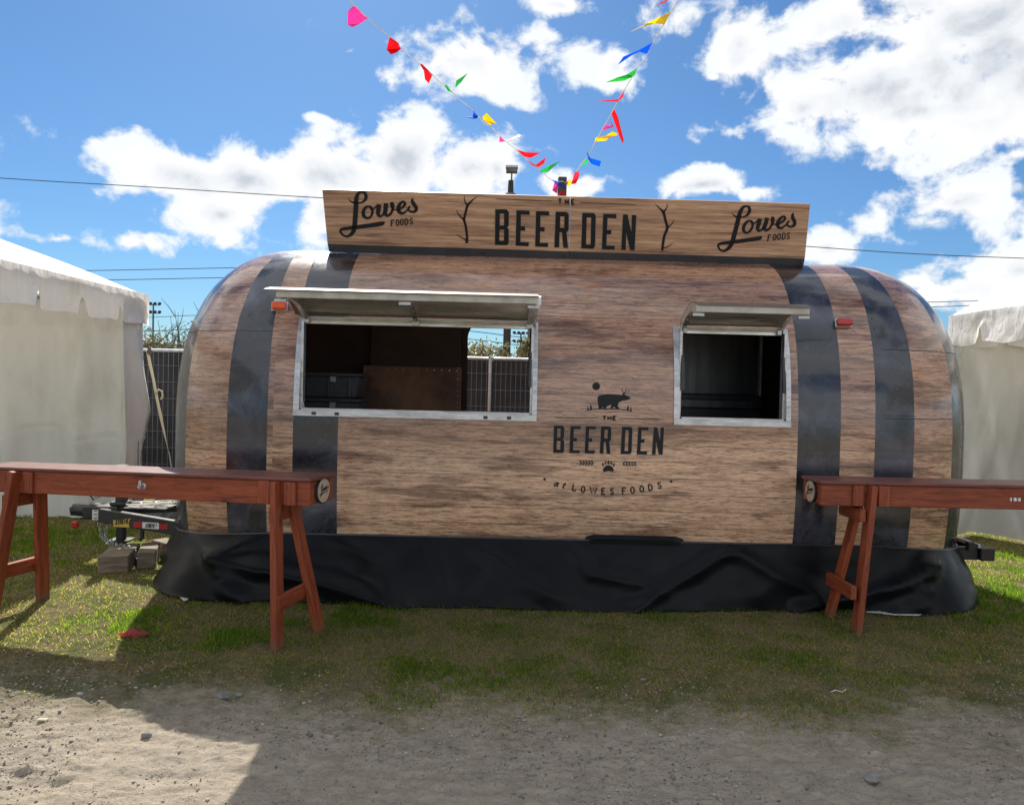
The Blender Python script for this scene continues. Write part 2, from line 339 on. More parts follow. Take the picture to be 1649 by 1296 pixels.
def leaf_mat(name, c):
    m, t = newmat(name); r = t.n('ShaderNodeAttribute', attribute_name='tint').outputs['Fac']
    col = t.mix(r, tuple(x*.45 for x in c), tuple(min(1, x*1.9) for x in c))
    d = t.n('ShaderNodeBsdfPrincipled', {'Base Color': col, 'Roughness': .5}).outputs[0]; tr = t.n('ShaderNodeBsdfTranslucent', {'Color': col}).outputs[0]
    fin(t, t.n('ShaderNodeMixShader', {0: .35, 1: d, 2: tr}).outputs[0]); return m
WOOD, BAND, SIGNW, RED = wrap_wood(), wrap_band(), sign_wood(), stained()
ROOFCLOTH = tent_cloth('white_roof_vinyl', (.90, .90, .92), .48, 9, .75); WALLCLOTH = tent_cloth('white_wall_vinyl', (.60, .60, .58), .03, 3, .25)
INK = simple('black_print', (.007, .008, .011), (.012, .013, .016), .38, scale=4, bmp=0, spec=.25)
TOPRED = simple('dark_red_table_top', (.17, .050, .034), (.105, .034, .025), .30, scale=4, stretch=(1, 9, 9), bmp=.1, r2=.45)
FWIRE = simple('grey_wire', (.22, .225, .23), (.17, .175, .18), .5, scale=10, bmp=0)
VINYL = simple('black_skirt_vinyl', (.0028, .0032, .0045), (.0045, .005, .0062), .30, scale=2.5, bmp=.10, r2=.44, spec=.17)
ALU = simple('brushed_aluminium', (.56, .56, .56), (.40, .40, .40), .32, 1, scale=5, stretch=(1, 4, 4), bmp=.05, r2=.5)
ALUD = simple('dull_aluminium', (.74, .73, .69), (.55, .54, .51), .26, 1, scale=4, stretch=(.5, 3, 3), bmp=.08, r2=.58)
CHAN = simple('cream_painted_channel', (.50, .48, .41), (.36, .345, .30), .45, scale=9, bmp=.05)
STEEL = simple('black_steel', (.018, .018, .02), (.03, .03, .032), .35, scale=12, bmp=.1, spec=.6)
GALV = simple('galvanised_steel', (.55, .56, .57), (.42, .43, .44), .42, .8, scale=14, bmp=.05)
RUBBER = simple('black_plastic', (.02, .021, .023), (.03, .03, .033), .45, scale=20, bmp=.05)
DARKIN = simple('dark_interior_lining', (.085, .052, .042), (.115, .068, .052), .6, scale=3, bmp=.05)
RUST = simple('rusty_brown_panel', (.40, .19, .105), (.18, .09, .058), .55, scale=2.5, bmp=.1)
COOLER = simple('stainless_cooler_door', (.13, .135, .14), (.09, .095, .10), .36, 1, scale=3, stretch=(3, 1, .3), bmp=.03)
STRIPE = simple('dark_grey_paint', (.030, .031, .037), (.022, .023, .028), .42, scale=6, bmp=.03)
GROUND, GRASS = ground_mat(), grass_mat()
STONE = simple('grey_stone', (.24, .225, .20), (.14, .135, .125), .9, scale=30, bmp=.4)
OLDWOOD = simple('weathered_timber', (.27, .215, .15), (.14, .11, .08), .8, scale=5, stretch=(1, 8, 8), bmp=.4)
SCREEN = simple('black_fence_screen', (.022, .023, .027), (.035, .036, .041), .7, scale=1.6, stretch=(1, 1, 4), bmp=.5)
POLEW = simple('dark_utility_pole_wood', (.055, .043, .036), (.035, .028, .024), .85, scale=6, stretch=(8, 8, 1), bmp=.3)
POLEG = simple('grey_pole', (.17, .16, .15), (.11, .10, .10), .7, scale=6, bmp=.1)
BARK = simple('grey_bark', (.15, .12, .095), (.08, .065, .05), .9, scale=12, bmp=.4)
WIREM = simple('dark_cable', (.03, .03, .035), (.04, .04, .045), .6, scale=3, bmp=0)
STRAP = tent_cloth('cream_webbing', (.72, .70, .60), .5, 40, .1)
TOTE = simple('dark_grey_plastic', (.085, .092, .105), (.11, .115, .125), .4, scale=20, bmp=.05)
WHITE = simple('white_print', (.74, .74, .72), (.66, .66, .64), .4, scale=10, bmp=0)
YEL = simple('yellow_sticker', (.62, .42, .08), (.55, .36, .06), .4, scale=10, bmp=0)
REFL = simple('red_reflector', (.42, .035, .03), (.33, .02, .02), .25, scale=10, bmp=0)
ORL = simple('orange_lens', (.75, .11, .02), (.6, .07, .01), .18, scale=8, bmp=0)
BADGE = simple('pale_badge_print', (.52, .41, .30), (.42, .32, .23), .45, scale=5, stretch=(1, 8, 8), bmp=0)
BRICK = simple('brown_brick', (.22, .12, .085), (.16, .09, .065), .9, scale=2, bmp=.1)
TARP = simple('grey_tarpaulin', (.12, .125, .135), (.07, .073, .08), .5, scale=6, bmp=.4)
RAGM = flag_mat('pink_red_cloth', (.90, .16, .22))
FLAG = {k: flag_mat(k+'_plastic', c) for k, c in dict(pink=(.90, .17, .50), red=(.86, .07, .10), green=(.12, .72, .22), blue=(.01, .27, .88), yellow=(.95, .76, .06), rose=(.86, .16, .22)).items()}
CORD = tent_cloth('white_cord', (.85, .85, .84), .45, 30, .05)
# ------------------------------------------------------------------ ground: one sheet to the horizon, fine where the camera looks
def axis(lo, hi, st, far):
    a = list(np.arange(lo, hi+1e-6, st)); b = []; g = st
    while hi+g < far: b.append(hi+g); g *= 1.6
    c = [lo-(q-hi) for q in b]
    return np.array(sorted(c+a+b+[lo-far, far+hi]))
GX, GY = axis(-4.6, 5.4, .021, 2500), axis(2.4, 6.4, .0115, 2500)
def grassiness(x, y):
    return sstep(y + (fbm(x*1.1, y*1.1, 4, 5)-.5)*1.3 + .18*np.sin(x*1.1+1), 3.55, 4.55)
def ground_h(x, y):
    f = sstep(9-np.abs(y-2), 0, 3)*sstep(9-np.abs(x), 0, 3)
    g = grassiness(x, y)
    h = (fbm(x*3, y*3, 4, 1)-.5)*.016 + (fbm(x*14, y*20, 3, 2)-.5)*.020*(1-.55*g) + (fbm(x*33, y*44, 3, 8)-.5)*.026*(1-.6*g) + .012*sstep(fbm(x*17, y*24, 3, 15), .56, .70)*(1-.7*g)*sstep(fbm(x*1.7, y*2.6, 3, 19), .36, .6)
    for ox, k in ((.0, 1.), (.26, .7)):       # tyre ruts in the dirt, lower left
        q = (y-3.07-.13*(x+1.2)+ox); h = h - .018*k*np.exp(-(q/.045)**2)*sstep(-x, .5, 1.0)*sstep(fbm(x*4, y*9, 2, 3), .3, .55)
    return h*f
XX, YY = np.meshgrid(GX, GY); ZZ = ground_h(XX, YY)
nx, ny = len(GX), len(GY)
me = bpy.data.meshes.new('ground')
me.vertices.add(nx*ny); me.vertices.foreach_set('co', np.stack([XX, YY, ZZ], -1).astype(np.float32).ravel())
ii = (np.arange(ny-1)[:, None]*nx+np.arange(nx-1)[None, :]).ravel()
qd = np.stack([ii, ii+1, ii+1+nx, ii+nx], -1).astype(np.int32).ravel()
me.loops.add(len(qd)); me.loops.foreach_set('vertex_index', qd)
me.polygons.add(len(ii)); me.polygons.foreach_set('loop_start', np.arange(0, len(qd), 4, dtype=np.int32)); me.polygons.foreach_set('use_smooth', [True]*len(ii))
me.update(calc_edges=True)
ground = link('ground', me, GROUND); ground['kind'] = 'structure'

def tri_soup(name, V, F, m, tint=None, smooth=False):
    me = bpy.data.meshes.new(name); me.vertices.add(len(V)); me.vertices.foreach_set('co', V.astype(np.float32).ravel())
    me.loops.add(F.size); me.loops.foreach_set('vertex_index', F.astype(np.int32).ravel())
    me.polygons.add(len(F)); me.polygons.foreach_set('loop_start', np.arange(0, F.size, 3, dtype=np.int32)); me.update(calc_edges=True)
    if tint is not None:
        at = me.attributes.new('tint', 'FLOAT', 'POINT'); at.data.foreach_set('value', tint.astype(np.float32))
    if smooth: me.polygons.foreach_set('use_smooth', [True]*len(F))
    return link(name, me, m)

def under_trailer(x, y): return (x > -2.35) & (x < 3.6) & (y > 5.75) & (y < 7.7)
def make_grass(N):
    x = rng.uniform(-6.5, 7.5, N*2); y = 3.2 + 6.6*rng.random(N*2)**1.5
    lush = sstep(fbm(x*.9, y*1.2, 4, 21), .44, .60); fine = sstep(fbm(x*6, y*6, 3, 31), .36, .6); g = grassiness(x, y)
    p = g**.8*(.30+.70*lush*fine+.22*fine)
    keep = (rng.random(N*2) < p) & ~under_trailer(x, y) & (np.abs(x) < y*.78+.8)
    x, y, lush, fine = (q[keep][:N] for q in (x, y, lush, fine)); n = len(x)
    z = ground_h(x, y)
    gg = sstep(y, 3.7, 4.6)[:] if False else grassiness(x, y); dry = rng.random(n) > (.40+.56*lush*fine)*(.35+.65*gg)
    h = np.where(dry, rng.uniform(.012, .045, n), rng.uniform(.015, .046, n)*(.65+.6*lush)*(.45+.55*gg)); wd = rng.uniform(.0020, .0038, n)*(1+.05*y)*np.where(dry, .8, 1.1)
    lean = np.where(dry, rng.uniform(.8, 2.6, n), rng.uniform(.15, 1.1, n))*h; a = rng.uniform(0, 2*pi, n); b = rng.uniform(0, 2*pi, n)
    base = np.stack([x, y, z-.004], -1); wv = np.stack([np.cos(b), np.sin(b), np.zeros(n)], -1)*wd[:, None]/2
    ld = np.stack([np.cos(a), np.sin(a), np.zeros(n)], -1)*lean[:, None]
    mid = base+ld*.32+np.array([0, 0, 1.])*(h*.62)[:, None]; tip = base+ld+np.array([0, 0, 1.])*(h*np.where(dry, .7, 1.0))[:, None]
    V = np.stack([base-wv, base+wv, mid-wv*.8, mid+wv*.8, tip], 1).reshape(-1, 3)
    k = (np.arange(n)*5)[:, None]; Fc = np.concatenate([k+[0, 1, 3], k+[0, 3, 2], k+[2, 3, 4]], 1).reshape(-1, 3)
    t = np.where(dry, rng.uniform(.62, 1.0, n), np.clip(rng.normal(.30, .14, n)-.10*(lush-.5), 0, .6))
    o = tri_soup('grass', V, Fc, GRASS, np.repeat(t, 5)); o['kind'] = 'stuff'; return o
make_grass(380000)

ICO_V, ICO_F = None, None
bm = bmesh.new(); bmesh.ops.create_icosphere(bm, subdivisions=1, radius=1); ICO_V = np.array([v.co[:] for v in bm.verts]); ICO_F = np.array([[v.index for v in f.verts] for f in bm.faces]); bm.free()
def make_gravel(n):
    x = rng.uniform(-3.2, 3.6, n*3); y = rng.uniform(2.3, 4.7, n*3); d = sstep(fbm(x*1.3, y*2.0, 4, 44), .40, .62)*(1-grassiness(x, y))**3
    k = rng.random(n*3) < d*.9+.05*(1-grassiness(x, y))**2; x, y = x[k][:n], y[k][:n]; n = len(x)
    r = .0020+.0070*rng.random(n)**4+.008*(rng.random(n) > .995)
    sc = rng.uniform(.6, 1.25, (n, 1, 3))*np.array([1, 1, .65]); jit = 1+rng.uniform(-.22, .22, (n, len(ICO_V), 1))
    V = ICO_V[None]*sc*jit*r[:, None, None]+np.stack([x, y, ground_h(x, y)+r*.25], -1)[:, None]
    Fc = ICO_F[None]+(np.arange(n)*len(ICO_V))[:, None, None]
    o = tri_soup('gravel', V.reshape(-1, 3), Fc.reshape(-1, 3), GRAVEL); o['kind'] = 'stuff'
def gravel_mat():
    m, t = newmat('mixed_gravel'); P = t.n('ShaderNodeNewGeometry').outputs['Random Per Island']
    c = t.ramp(P, [(0, (.12, .11, .10)), (.4, (.24, .21, .172)), (.8, (.33, .29, .24)), (1, (.42, .385, .33))])
    fin(t, t.n('ShaderNodeBsdfPrincipled', {'Base Color': c, 'Roughness': .9}).outputs[0]); return m
GRAVEL = gravel_mat()
make_gravel(16000)
for (px, py, r, lb) in ((360, 1127, .030, 'grey stone lying on the dirt below the left sawhorse bar'), (386, 1119, .018, 'small grey pebble beside the stone on the shaded dirt'),
                        (1405, 1258, .033, 'round grey stone at the bottom right of the dirt track'), (1449, 1242, .024, 'small grey stone behind the round one on the dirt track'),
                        (237, 1186, .022, 'brown clod on the sunlit dirt at the left'), (484, 1240, .012, 'tiny stone beside the weed at the edge of the shadow')):
    p = at_z(px, py); b = B().ball((0, 0, 0), r, 8, (1.2, .9, .7))
    for i, v in enumerate(b.v): b.v[i] = v*random.uniform(.82, 1.15)
    tag(b.build('stone', STONE, smooth=False, loc=(p.x, p.y, float(ground_h(p.x, p.y))+r*.3)), lb, 'stone')

# ------------------------------------------------------------------ the trailer body
XL, XR, YF, YB, RC = -2.66, 3.80, 5.55, 7.99, 1.037
WH = (YB-YF)/2; RK = RC/WH
PT = [(.035, .455), (.012, .65), (0, .9), (0, 1.15), (.004, 1.37), (.03, 1.65), (.075, 1.86), (.125, 2.01), (.20, 2.16), (.32, 2.325), (.49, 2.475), (.72, 2.59), (.97, 2.645), (1.205, 2.665)]
def catmull(P, k=12):
    P = [Vector(p) for p in P]; out = []
    for i in range(len(P)-1):
        a, b, c, d = P[max(i-1, 0)], P[i], P[i+1], P[min(i+2, len(P)-1)]
        for j in range(k):
            t = j/k; out.append(.5*((2*b)+(c-a)*t+(2*a-5*b+4*c-d)*t*t+(3*b-3*c+d-a)*t**3))
    return out+[P[-1]]
PD = catmull([(a, b, 0) for a, b in PT]); PZ = np.array([p.y for p in PD]); PDD = np.array([p.x for p in PD])
PS = np.concatenate([[0], np.cumsum([(PD[i+1]-PD[i]).length for i in range(len(PD)-1)])])
def d_of(z): return float(np.interp(z, PZ, PDD))
ZWB, ZWT = 1.365, 2.012
ROWS = [float(np.interp(z, PZ, PS)) for z in (.455, .55, .65, .78, .9, 1.03, 1.15, 1.26, ZWB, 1.47, 1.58, 1.69, 1.80, 1.91, ZWT)]
ROWS += [float(np.interp(2.19, PZ, PS))]
ROWS += list(np.linspace(ROWS[-1], PS[-1], 18)[1:])
def prof(s): return float(np.interp(s, PS, PDD)), float(np.interp(s, PS, PZ))
def col_pos(c, d, z, off=0.0):
    k, t = c; R = (WH-d)*RK; th = 0
    if k == 'f': p = Vector((t, YF+d, z)); n = Vector((0, -1, 0))
    elif k == 'fr': th = t; p = Vector((XR-RC+R*sin(t), YF+d+R-R*cos(t), z)); n = Vector((sin(t), -cos(t), 0))
    elif k == 'r': th = pi/2; y = YF+d+R+(YB-YF-2*d-2*R)*t; p = Vector((XR-RC+R, y, z)); n = Vector((1, 0, 0))
    elif k == 'br': th = pi/2; p = Vector((XR-RC+R*sin(t), YB-d-R+R*-cos(t), z)); n = Vector((sin(t), -cos(t), 0))
    elif k == 'b': p = Vector((t, YB-d, z)); n = Vector((0, 1, 0)); 
    elif k == 'bl': th = pi/2; p = Vector((XL+RC+R*sin(t), YB-d-R-R*cos(t), z)); n = Vector((sin(t), -cos(t), 0))
    elif k == 'l': th = pi/2; y = YF+d+R+(YB-YF-2*d-2*R)*t; p = Vector((XL+RC-R, y, z)); n = Vector((-1, 0, 0))
    elif k == 'fl': th = t; p = Vector((XL+RC-R*sin(t), YF+d+R-R*cos(t), z)); n = Vector((-sin(t), -cos(t), 0))
    dip = .105*sin(min(th, pi/2))**1.3*max(0, (.95-z)/.5)**1.2
    p.z -= dip
    return p - n*off
WINL, WINR, WINB = (-1.44, .222), (1.28, 2.05), (-.352, .80)
xs = sorted(set([XL+RC, XR-RC, -1.48, -1.16, 2.14, 2.45, 2.70, *WINL, *WINR] + list(np.round(np.arange(-1.0, 2.1, .155), 3))))
xs = [x for i, x in enumerate(xs) if i == 0 or x-xs[i-1] > 1e-4]
thR = [.10, .23, .36, .50, .64, .78, .92, 1.06, 1.20, 1.38]; thL = [.04, .14, .24, .342, .46, .58, .69, .80, .92, 1.06, 1.20, 1.38]
xb = sorted(set([XL+RC, XR-RC, *WINB] + list(np.round(np.arange(-1.4, 2.7, .4), 3))))
COLS = [('f', x) for x in xs]+[('fr', t) for t in thR]+[('r', 0.), ('r', .5), ('r', 1.)]+[('br', pi/2+t) for t in (.2, .5, .8, 1.1, 1.4)]
COLS += [('b', x) for x in xb[::-1]]+[('bl', pi+t) for t in (.2, .5, .8, 1.1, 1.4)]
COLS += [('l', 1.), ('l', .5), ('l', 0.)]+[('fl', t) for t in thL[::-1]]
def hole(i, j):
    a, b = COLS[i], COLS[(i+1) % len(COLS)]; z0, z1 = prof(ROWS[j])[1], prof(ROWS[j+1])[1]
    inz = z0 > ZWB-.01 and z1 < ZWT+.01
    if a[0] == b[0] == 'f' and inz:
        m = (a[1]+b[1])/2; return WINL[0] < m < WINL[1] or WINR[0] < m < WINR[1]
    if a[0] == b[0] == 'b' and z0 > .88 and z1 < 2.2: return WINB[0] < (a[1]+b[1])/2 < WINB[1]
    return False
def band_id(i):
    a, b = COLS[i], COLS[(i+1) % len(COLS)]
    q = lambda c: c[1] if c[0] == 'f' else (XR-RC+c[1]*RC if c[0] == 'fr' else (XL+RC-c[1]*RC if c[0] == 'fl' else (9 if c[0] in ('r', 'br') else -9)))
    m = (q(a)+q(b))/2
    if a[0] in ('b', 'br', 'bl') or b[0] in ('b', 'br', 'bl'): return 0
    for k, (lo, hi) in enumerate(((-1.48, -1.16), (2.14, 2.45), (2.70, XR-RC+.23*RC), (XR-RC+.64*RC, XR-RC+1.21*RC), (XL+RC-.342*RC, XL+RC-.04*RC), (XL+RC-1.21*RC, XL+RC-.80*RC))):
        if lo < m < hi: return k+1
    return 0
def shell(name, sel, m, parent, off=0., sub=True):
    n = len(COLS); vid = {}; vs = []; fs = []; uvs = []
    ul = [0.0]
    for i in range(n): ul.append(ul[-1]+(col_pos(COLS[(i+1) % n], 0, 1)-col_pos(COLS[i], 0, 1)).length)
    def vert(i, j):
        i %= n
        if (i, j) not in vid: vid[i, j] = len(vs); d, z = prof(ROWS[j]); vs.append(col_pos(COLS[i], d, z-(off if j > len(ROWS)-8 else 0), off))
        return vid[i, j]
    for i in range(n):
        for j in range(len(ROWS)-1):
            if sel(i, j) and not hole(i, j):
                fs.append((vert(i, j), vert(i+1, j), vert(i+1, j+1), vert(i, j+1)))
                uvs += [(ul[i], ROWS[j]), (ul[i+1], ROWS[j]), (ul[i+1], ROWS[j+1]), (ul[i], ROWS[j+1])]
    o = mesh(name, vs, fs, m, parent, smooth=True)
    l = o.data.uv_layers.new(name='UVMap'); l.data.foreach_set('uv', [q for p in uvs for q in p])
    return o
trailer = thing('food_trailer', 'rounded vintage trailer wrapped in printed brown planks and black bands, serving windows open', 'food trailer')
def loc0(o): return o
body = shell('body', lambda i, j: band_id(i) == 0, WOOD, trailer)
for k in range(1, 7): shell('black_band', lambda i, j, k=k: band_id(i) == k, BAND, trailer)
shell('interior_lining', lambda i, j: True, DARKIN, trailer, .045)
# floor and belly
fl = [col_pos(c, .05, .50) for c in COLS]; fz = [Vector((p.x, p.y, .50)) for p in fl]
mesh('floor_pan', fz, [tuple(range(len(fz)))], DARKIN, trailer)
# rounded upper corner of the rear opening: fillets closing the square hole
b = B()
for sx_, x0 in ((1, WINB[0]), (-1, WINB[1])):
    pts = [(x0, 2.19)]+[(x0+sx_*(.17-.17*cos(a)), 2.19-.17+.17*sin(a)) for a in np.linspace(0, pi/2, 9)]
    P = [Vector((x-sx_*.02*(i == 0), YB-d_of(z)-.02, z+.02*(i == 0))) for i, (x, z) in enumerate(pts)]
    B().prism(P, (0, .018, 0)).build('rear_opening_corner', DARKIN, trailer)
b = B()
b.box((.224, YB-.02, .885), (1.17, .12, .03)); b.build('rear_sill', ALU, trailer)

# ------------------------------------------------------------------ service windows
def on_wall(px, py, off=.003):
    d = ray(px, py); y = YF
    for _ in range(12):
        p = EYE+d*(y/d.y); y = YF+d_of(p.z)-off
    return EYE+d*(y/d.y)
def service_window(x0, x1, dots):
    fr = thing_part('serving_window', trailer)
    f = .040
    def strip(name, a0, a1, z0, z1, m=ALU, out=.012, k=7):
        v = []; 
        for i in range(k):
            z = z0+(z1-z0)*i/(k-1); y = YF+d_of(z)
            for xx in (a0, a1):
                v += [(xx, y-out, z), (xx, y+.03, z)]
        fs = []
        for i in range(k-1):
            a, c = i*4, i*4+4
            fs += [(a, a+2, c+2, c), (a+1, c+1, c+3, a+3), (a, c, c+1, a+1), (a+2, a+3, c+3, c+2)]
        fs += [(0, 1, 3, 2), ((k-1)*4, (k-1)*4+2, (k-1)*4+3, (k-1)*4+1)]
        bb = B().add(v, fs); return bb.build(name, m, fr)
    strip('side_frame', x0-f, x0, ZWB-.002, ZWT+.02); strip('side_frame', x1, x1+f*.85, ZWB-.002, ZWT+.02)
    strip('bottom_frame', x0-f, x1+f*.85, ZWB-.046, ZWB-.003, k=3, out=.016)
    # jamb returns and sill
    B().lohi((x0-.002, YF+.035, ZWB), (x0+.016, YF+.10, ZWT-.02)).build('jamb', ALU, fr); B().lohi((x1-.016, YF+.035, ZWB), (x1+.002, YF+.10, ZWT-.02)).build('jamb', ALU, fr)
    B().lohi((x0+.017, YF-.004, ZWB-.004), (x1-.017, YF+.11, ZWB+.010)).build('sill', ALU, fr)
    B().lohi((x0, YF+.10, ZWT-.03), (x1, YF+.15, ZWT+.02)).build('head', ALUD, fr)
    rv = B(); n = int((x1-x0)/.062)
    for i in range(n+1):
        rv.ball((x0-.02+(x1-x0+.04)*i/n, YF-.0135+d_of(ZWB-.03), ZWB-.028), .0034, 6)
    for i in range(9):
        z = ZWB+.03+.068*i
        for xx in (x0-f*.55, x1+f*.42): rv.ball((xx, YF+d_of(z)-.0105, z), .0032, 6)
    o = rv.build('rivets', STEEL, fr); o['kind'] = 'stuff'
    for px in dots: B().box((px, YF-.017+d_of(ZWB-.03), ZWB-.027), (.030, .012, .022)).build('latch_catch', STEEL, fr)
    return fr
def thing_part(name, parent):
    o = bpy.data.objects.new(name, None); C.objects.link(o); o.parent = parent; o.empty_display_size = .1; return o
pxx = lambda px, py: on_wall(px, py).x
swl = service_window(*WINL, [pxx(q, 664) for q in (506, 543, 782, 820)])
swr = service_window(*WINR, [])
def flap(x0, x1, yo, zo, lip, ribs, struts):
    fl = thing_part('awning_flap', trailer)
    y0, z0 = YF+d_of(ZWT)-.014, ZWT+.008
    Lh = Vector((yo-y0, zo-z0)); n = Vector((Lh.y, -Lh.x)).normalized(); n = n if n.y > 0 else -n
    def arc(t, h=0.): 
        q = Vector((y0, z0))+Lh*t+n*(.085*4*t*(1-t)*.8+h); return q
    K = 12
    def sheet(xa, xb, h0, h1, t0=0., t1=1.0):
        b = B(); v = []
        for i in range(K+1):
            t = t0+(t1-t0)*i/K
            for xx in (xa, xb):
                for h in (h0, h1): q = arc(t, h); v.append((xx, q.x, q.y))
        f = []
        for i in range(K):
            a, c = i*4, i*4+4; f += [(a, a+2, c+2, c), (a+1, c+1, c+3, a+3), (a, c, c+1, a+1), (a+2, a+3, c+3, c+2)]
        f += [(0, 1, 3, 2), (K*4, K*4+2, K*4+3, K*4+1)]
        return b.add(v, f)
    sheet(x0-lip, x1+.012, .032, .036, -.02, 1.05).build('outer_skin', WOODPLAIN, fl, smooth=True)
    sheet(x0, x1, .0255, .0305, .02, .99).build('underside', ALUD, fl, smooth=True)
    sheet(x1-.008, x1+.030, -.030, .0245, .0, .97).build('end_cap', ALUD, fl) if lip > 0 else None
    q = arc(1.0); B().lohi((x0-.005, q.x-.012, q.y-.022), (x1+.004, q.x+.014, q.y+.024)).build('outer_channel', CHAN, fl, bevel=.003)
    q = arc(0.0); B().lohi((x0+.01, q.x-.012, q.y-.022), (x1-.006, q.x+.012, q.y+.012)).build('hinge_channel', CHAN, fl, bevel=.003)
    for xx in ribs:
        sheet(xx-.016, xx+.016, -.035, .0245, .045, .955).build('curved_rib', ALUD, fl)
        b = B()
        for t in (.12, .3, .48, .66, .84):
            p = arc(t, -.037); b.ball((xx, p.x, p.y), .006, 6)
        b.build('rib_rivets', GALV, fl)['kind'] = 'stuff'
        p = arc(.97, -.02); B().box((xx, p.x+.01, p.y-.022), (.075, .02, .018)).build('rib_bracket', GALV, fl)
        p = arc(.03, -.02); B().box((xx, p.x-.016, p.y-.012), (.05, .024, .03)).build('rib_bracket', GALV, fl)
    for xx, ta in struts:
        p = arc(ta, -.03); a = Vector((xx, p.x, p.y)); e = Vector((xx, YF-.006, ZWB+.20))
        B().tube([a, a.lerp(e, .44), a.lerp(e, .4401), e], [.006, .006, .013, .013], 8).build('gas_strut', STEEL, fl)
    return fl
WOODPLAIN = simple('brown_flap_skin', (.17, .11, .08), (.10, .07, .05), .4, scale=3, stretch=(1, 12, 12), bmp=0)
flap(WINL[0]+.005, WINL[1]-.012, 4.95, 2.115, .075, (WINL[0]+.02, -.63, WINL[1]-.03), ((WINL[1]-.022, .05),))
flap(WINR[0]+.012, WINR[1]-.006, 5.19, 2.115, -.004, (WINR[0]+.03, WINR[1]-.03), ((WINR[0]+.022, .08), (WINR[1]-.022, .08)))
B().tube([on_wall(480, 628)+Vector((.01, .02, 0)), on_wall(487, 658)+Vector((0, .05, 0))], .004, 6).build('prop_rod', GALV, trailer)
# marker lights
for px, py, wd, hd, m, lb in ((451, 494, .105, .062, ORL, 'orange side marker light left of the long window'), (1357.5, 520.5, .112, .055, REFL, 'red side marker light right of the small window')):
    p = on_wall(px, py); ml = B().box((0, 0, 0), (wd+.012, .016, hd+.012)).build('marker_light', GALV, trailer, bevel=.004)
    ml.location = p+Vector((0, -.006, 0)); ml.rotation_euler = (-.27, 0, 0); ml['label'] = lb
    B().box((0, -.026, 0), (wd, .034, hd)).build('lens', m, ml, bevel=.010)

# ------------------------------------------------------------------ inside of the trailer
B().lohi((-1.36, YB-.36, .95), (-.40, YB-.30, 1.72)).build('brown_panel', RUST, trailer, bevel=.003)
B().lohi((-1.30, YB-.29, .52), (-.42, YB-.25, 2.3)).build('inner_wall', DARKIN, trailer)
B().lohi((-1.62, YB-.90, .52), (-.42, YB-.37, .92)).build('back_counter', DARKIN, trailer); B().lohi((-1.62, YB-.92, .921), (-.40, YB-.365, .948)).build('counter_top', ALUD, trailer)
rv = B()
for i in range(14): rv.ball((-.43, YB-.362, 1.0+i*.055), .006, 6)
for i in range(13): rv.ball((-1.34+i*.075, YB-.362, 1.69), .006, 6)
o = rv.build('panel_rivets', ALUD, trailer); o['kind'] = 'stuff'
bn = thing('storage_tote', 'black plastic tote on top of the other inside the long window', 'tote', (-1.50, 6.90, 1.42))
bn2 = thing('storage_tote', 'black plastic tote underneath the other inside the long window', 'tote', (-1.50, 6.90, 1.20))
for q in (bn, bn2):
    v = [(-.24, -.19, 0), (.24, -.19, 0), (.24, .19, 0), (-.24, .19, 0), (-.28, -.22, .18), (.28, -.22, .18), (.28, .22, .18), (-.28, .22, .18)]
    B().add(v, [(0, 3, 2, 1), (4, 5, 6, 7), (0, 1, 5, 4), (1, 2, 6, 5), (2, 3, 7, 6), (3, 0, 4, 7)]).build('tub', TOTE, q, bevel=.012)
    B().box((0, 0, .20), (.60, .48, .03)).build('lid', TOTE, q, bevel=.01)
    for xx in (-.16, .02, .2): B().box((xx, -.222, .09), (.018, .03, .15)).build('stiffening_rib', TOTE, q)
    B().box((.06, -.245, .16), (.05, .02, .045)).build('latch', GALV, q)
B().lohi((-1.95, 6.62, .52), (-1.18, 7.2, 1.195)).build('side_counter', DARKIN, trailer)
ck = thing('cooler_cabinet', 'tall stainless steel cooler standing inside the small window', 'cooler', (1.93, 7.35, .505))
B().lohi((-.42, -.36, .05), (.42, .36, 1.62)).build('cabinet', STEEL, ck, bevel=.01)
B().lohi((-.37, -.395, 1.02), (.36, -.365, 1.56)).build('door', COOLER, ck, bevel=.008)
B().lohi((-.40, -.42, .90), (.42, -.365, .975)).build('ledge', COOLER, ck, bevel=.006)
B().lohi((.385, -.40, 1.02), (.405, -.365, 1.56)).build('handle', GALV, ck)
B().lohi((1.2, 6.15, 1.19), (2.2, 6.55, 1.215)).build('work_shelf', ALUD, trailer)
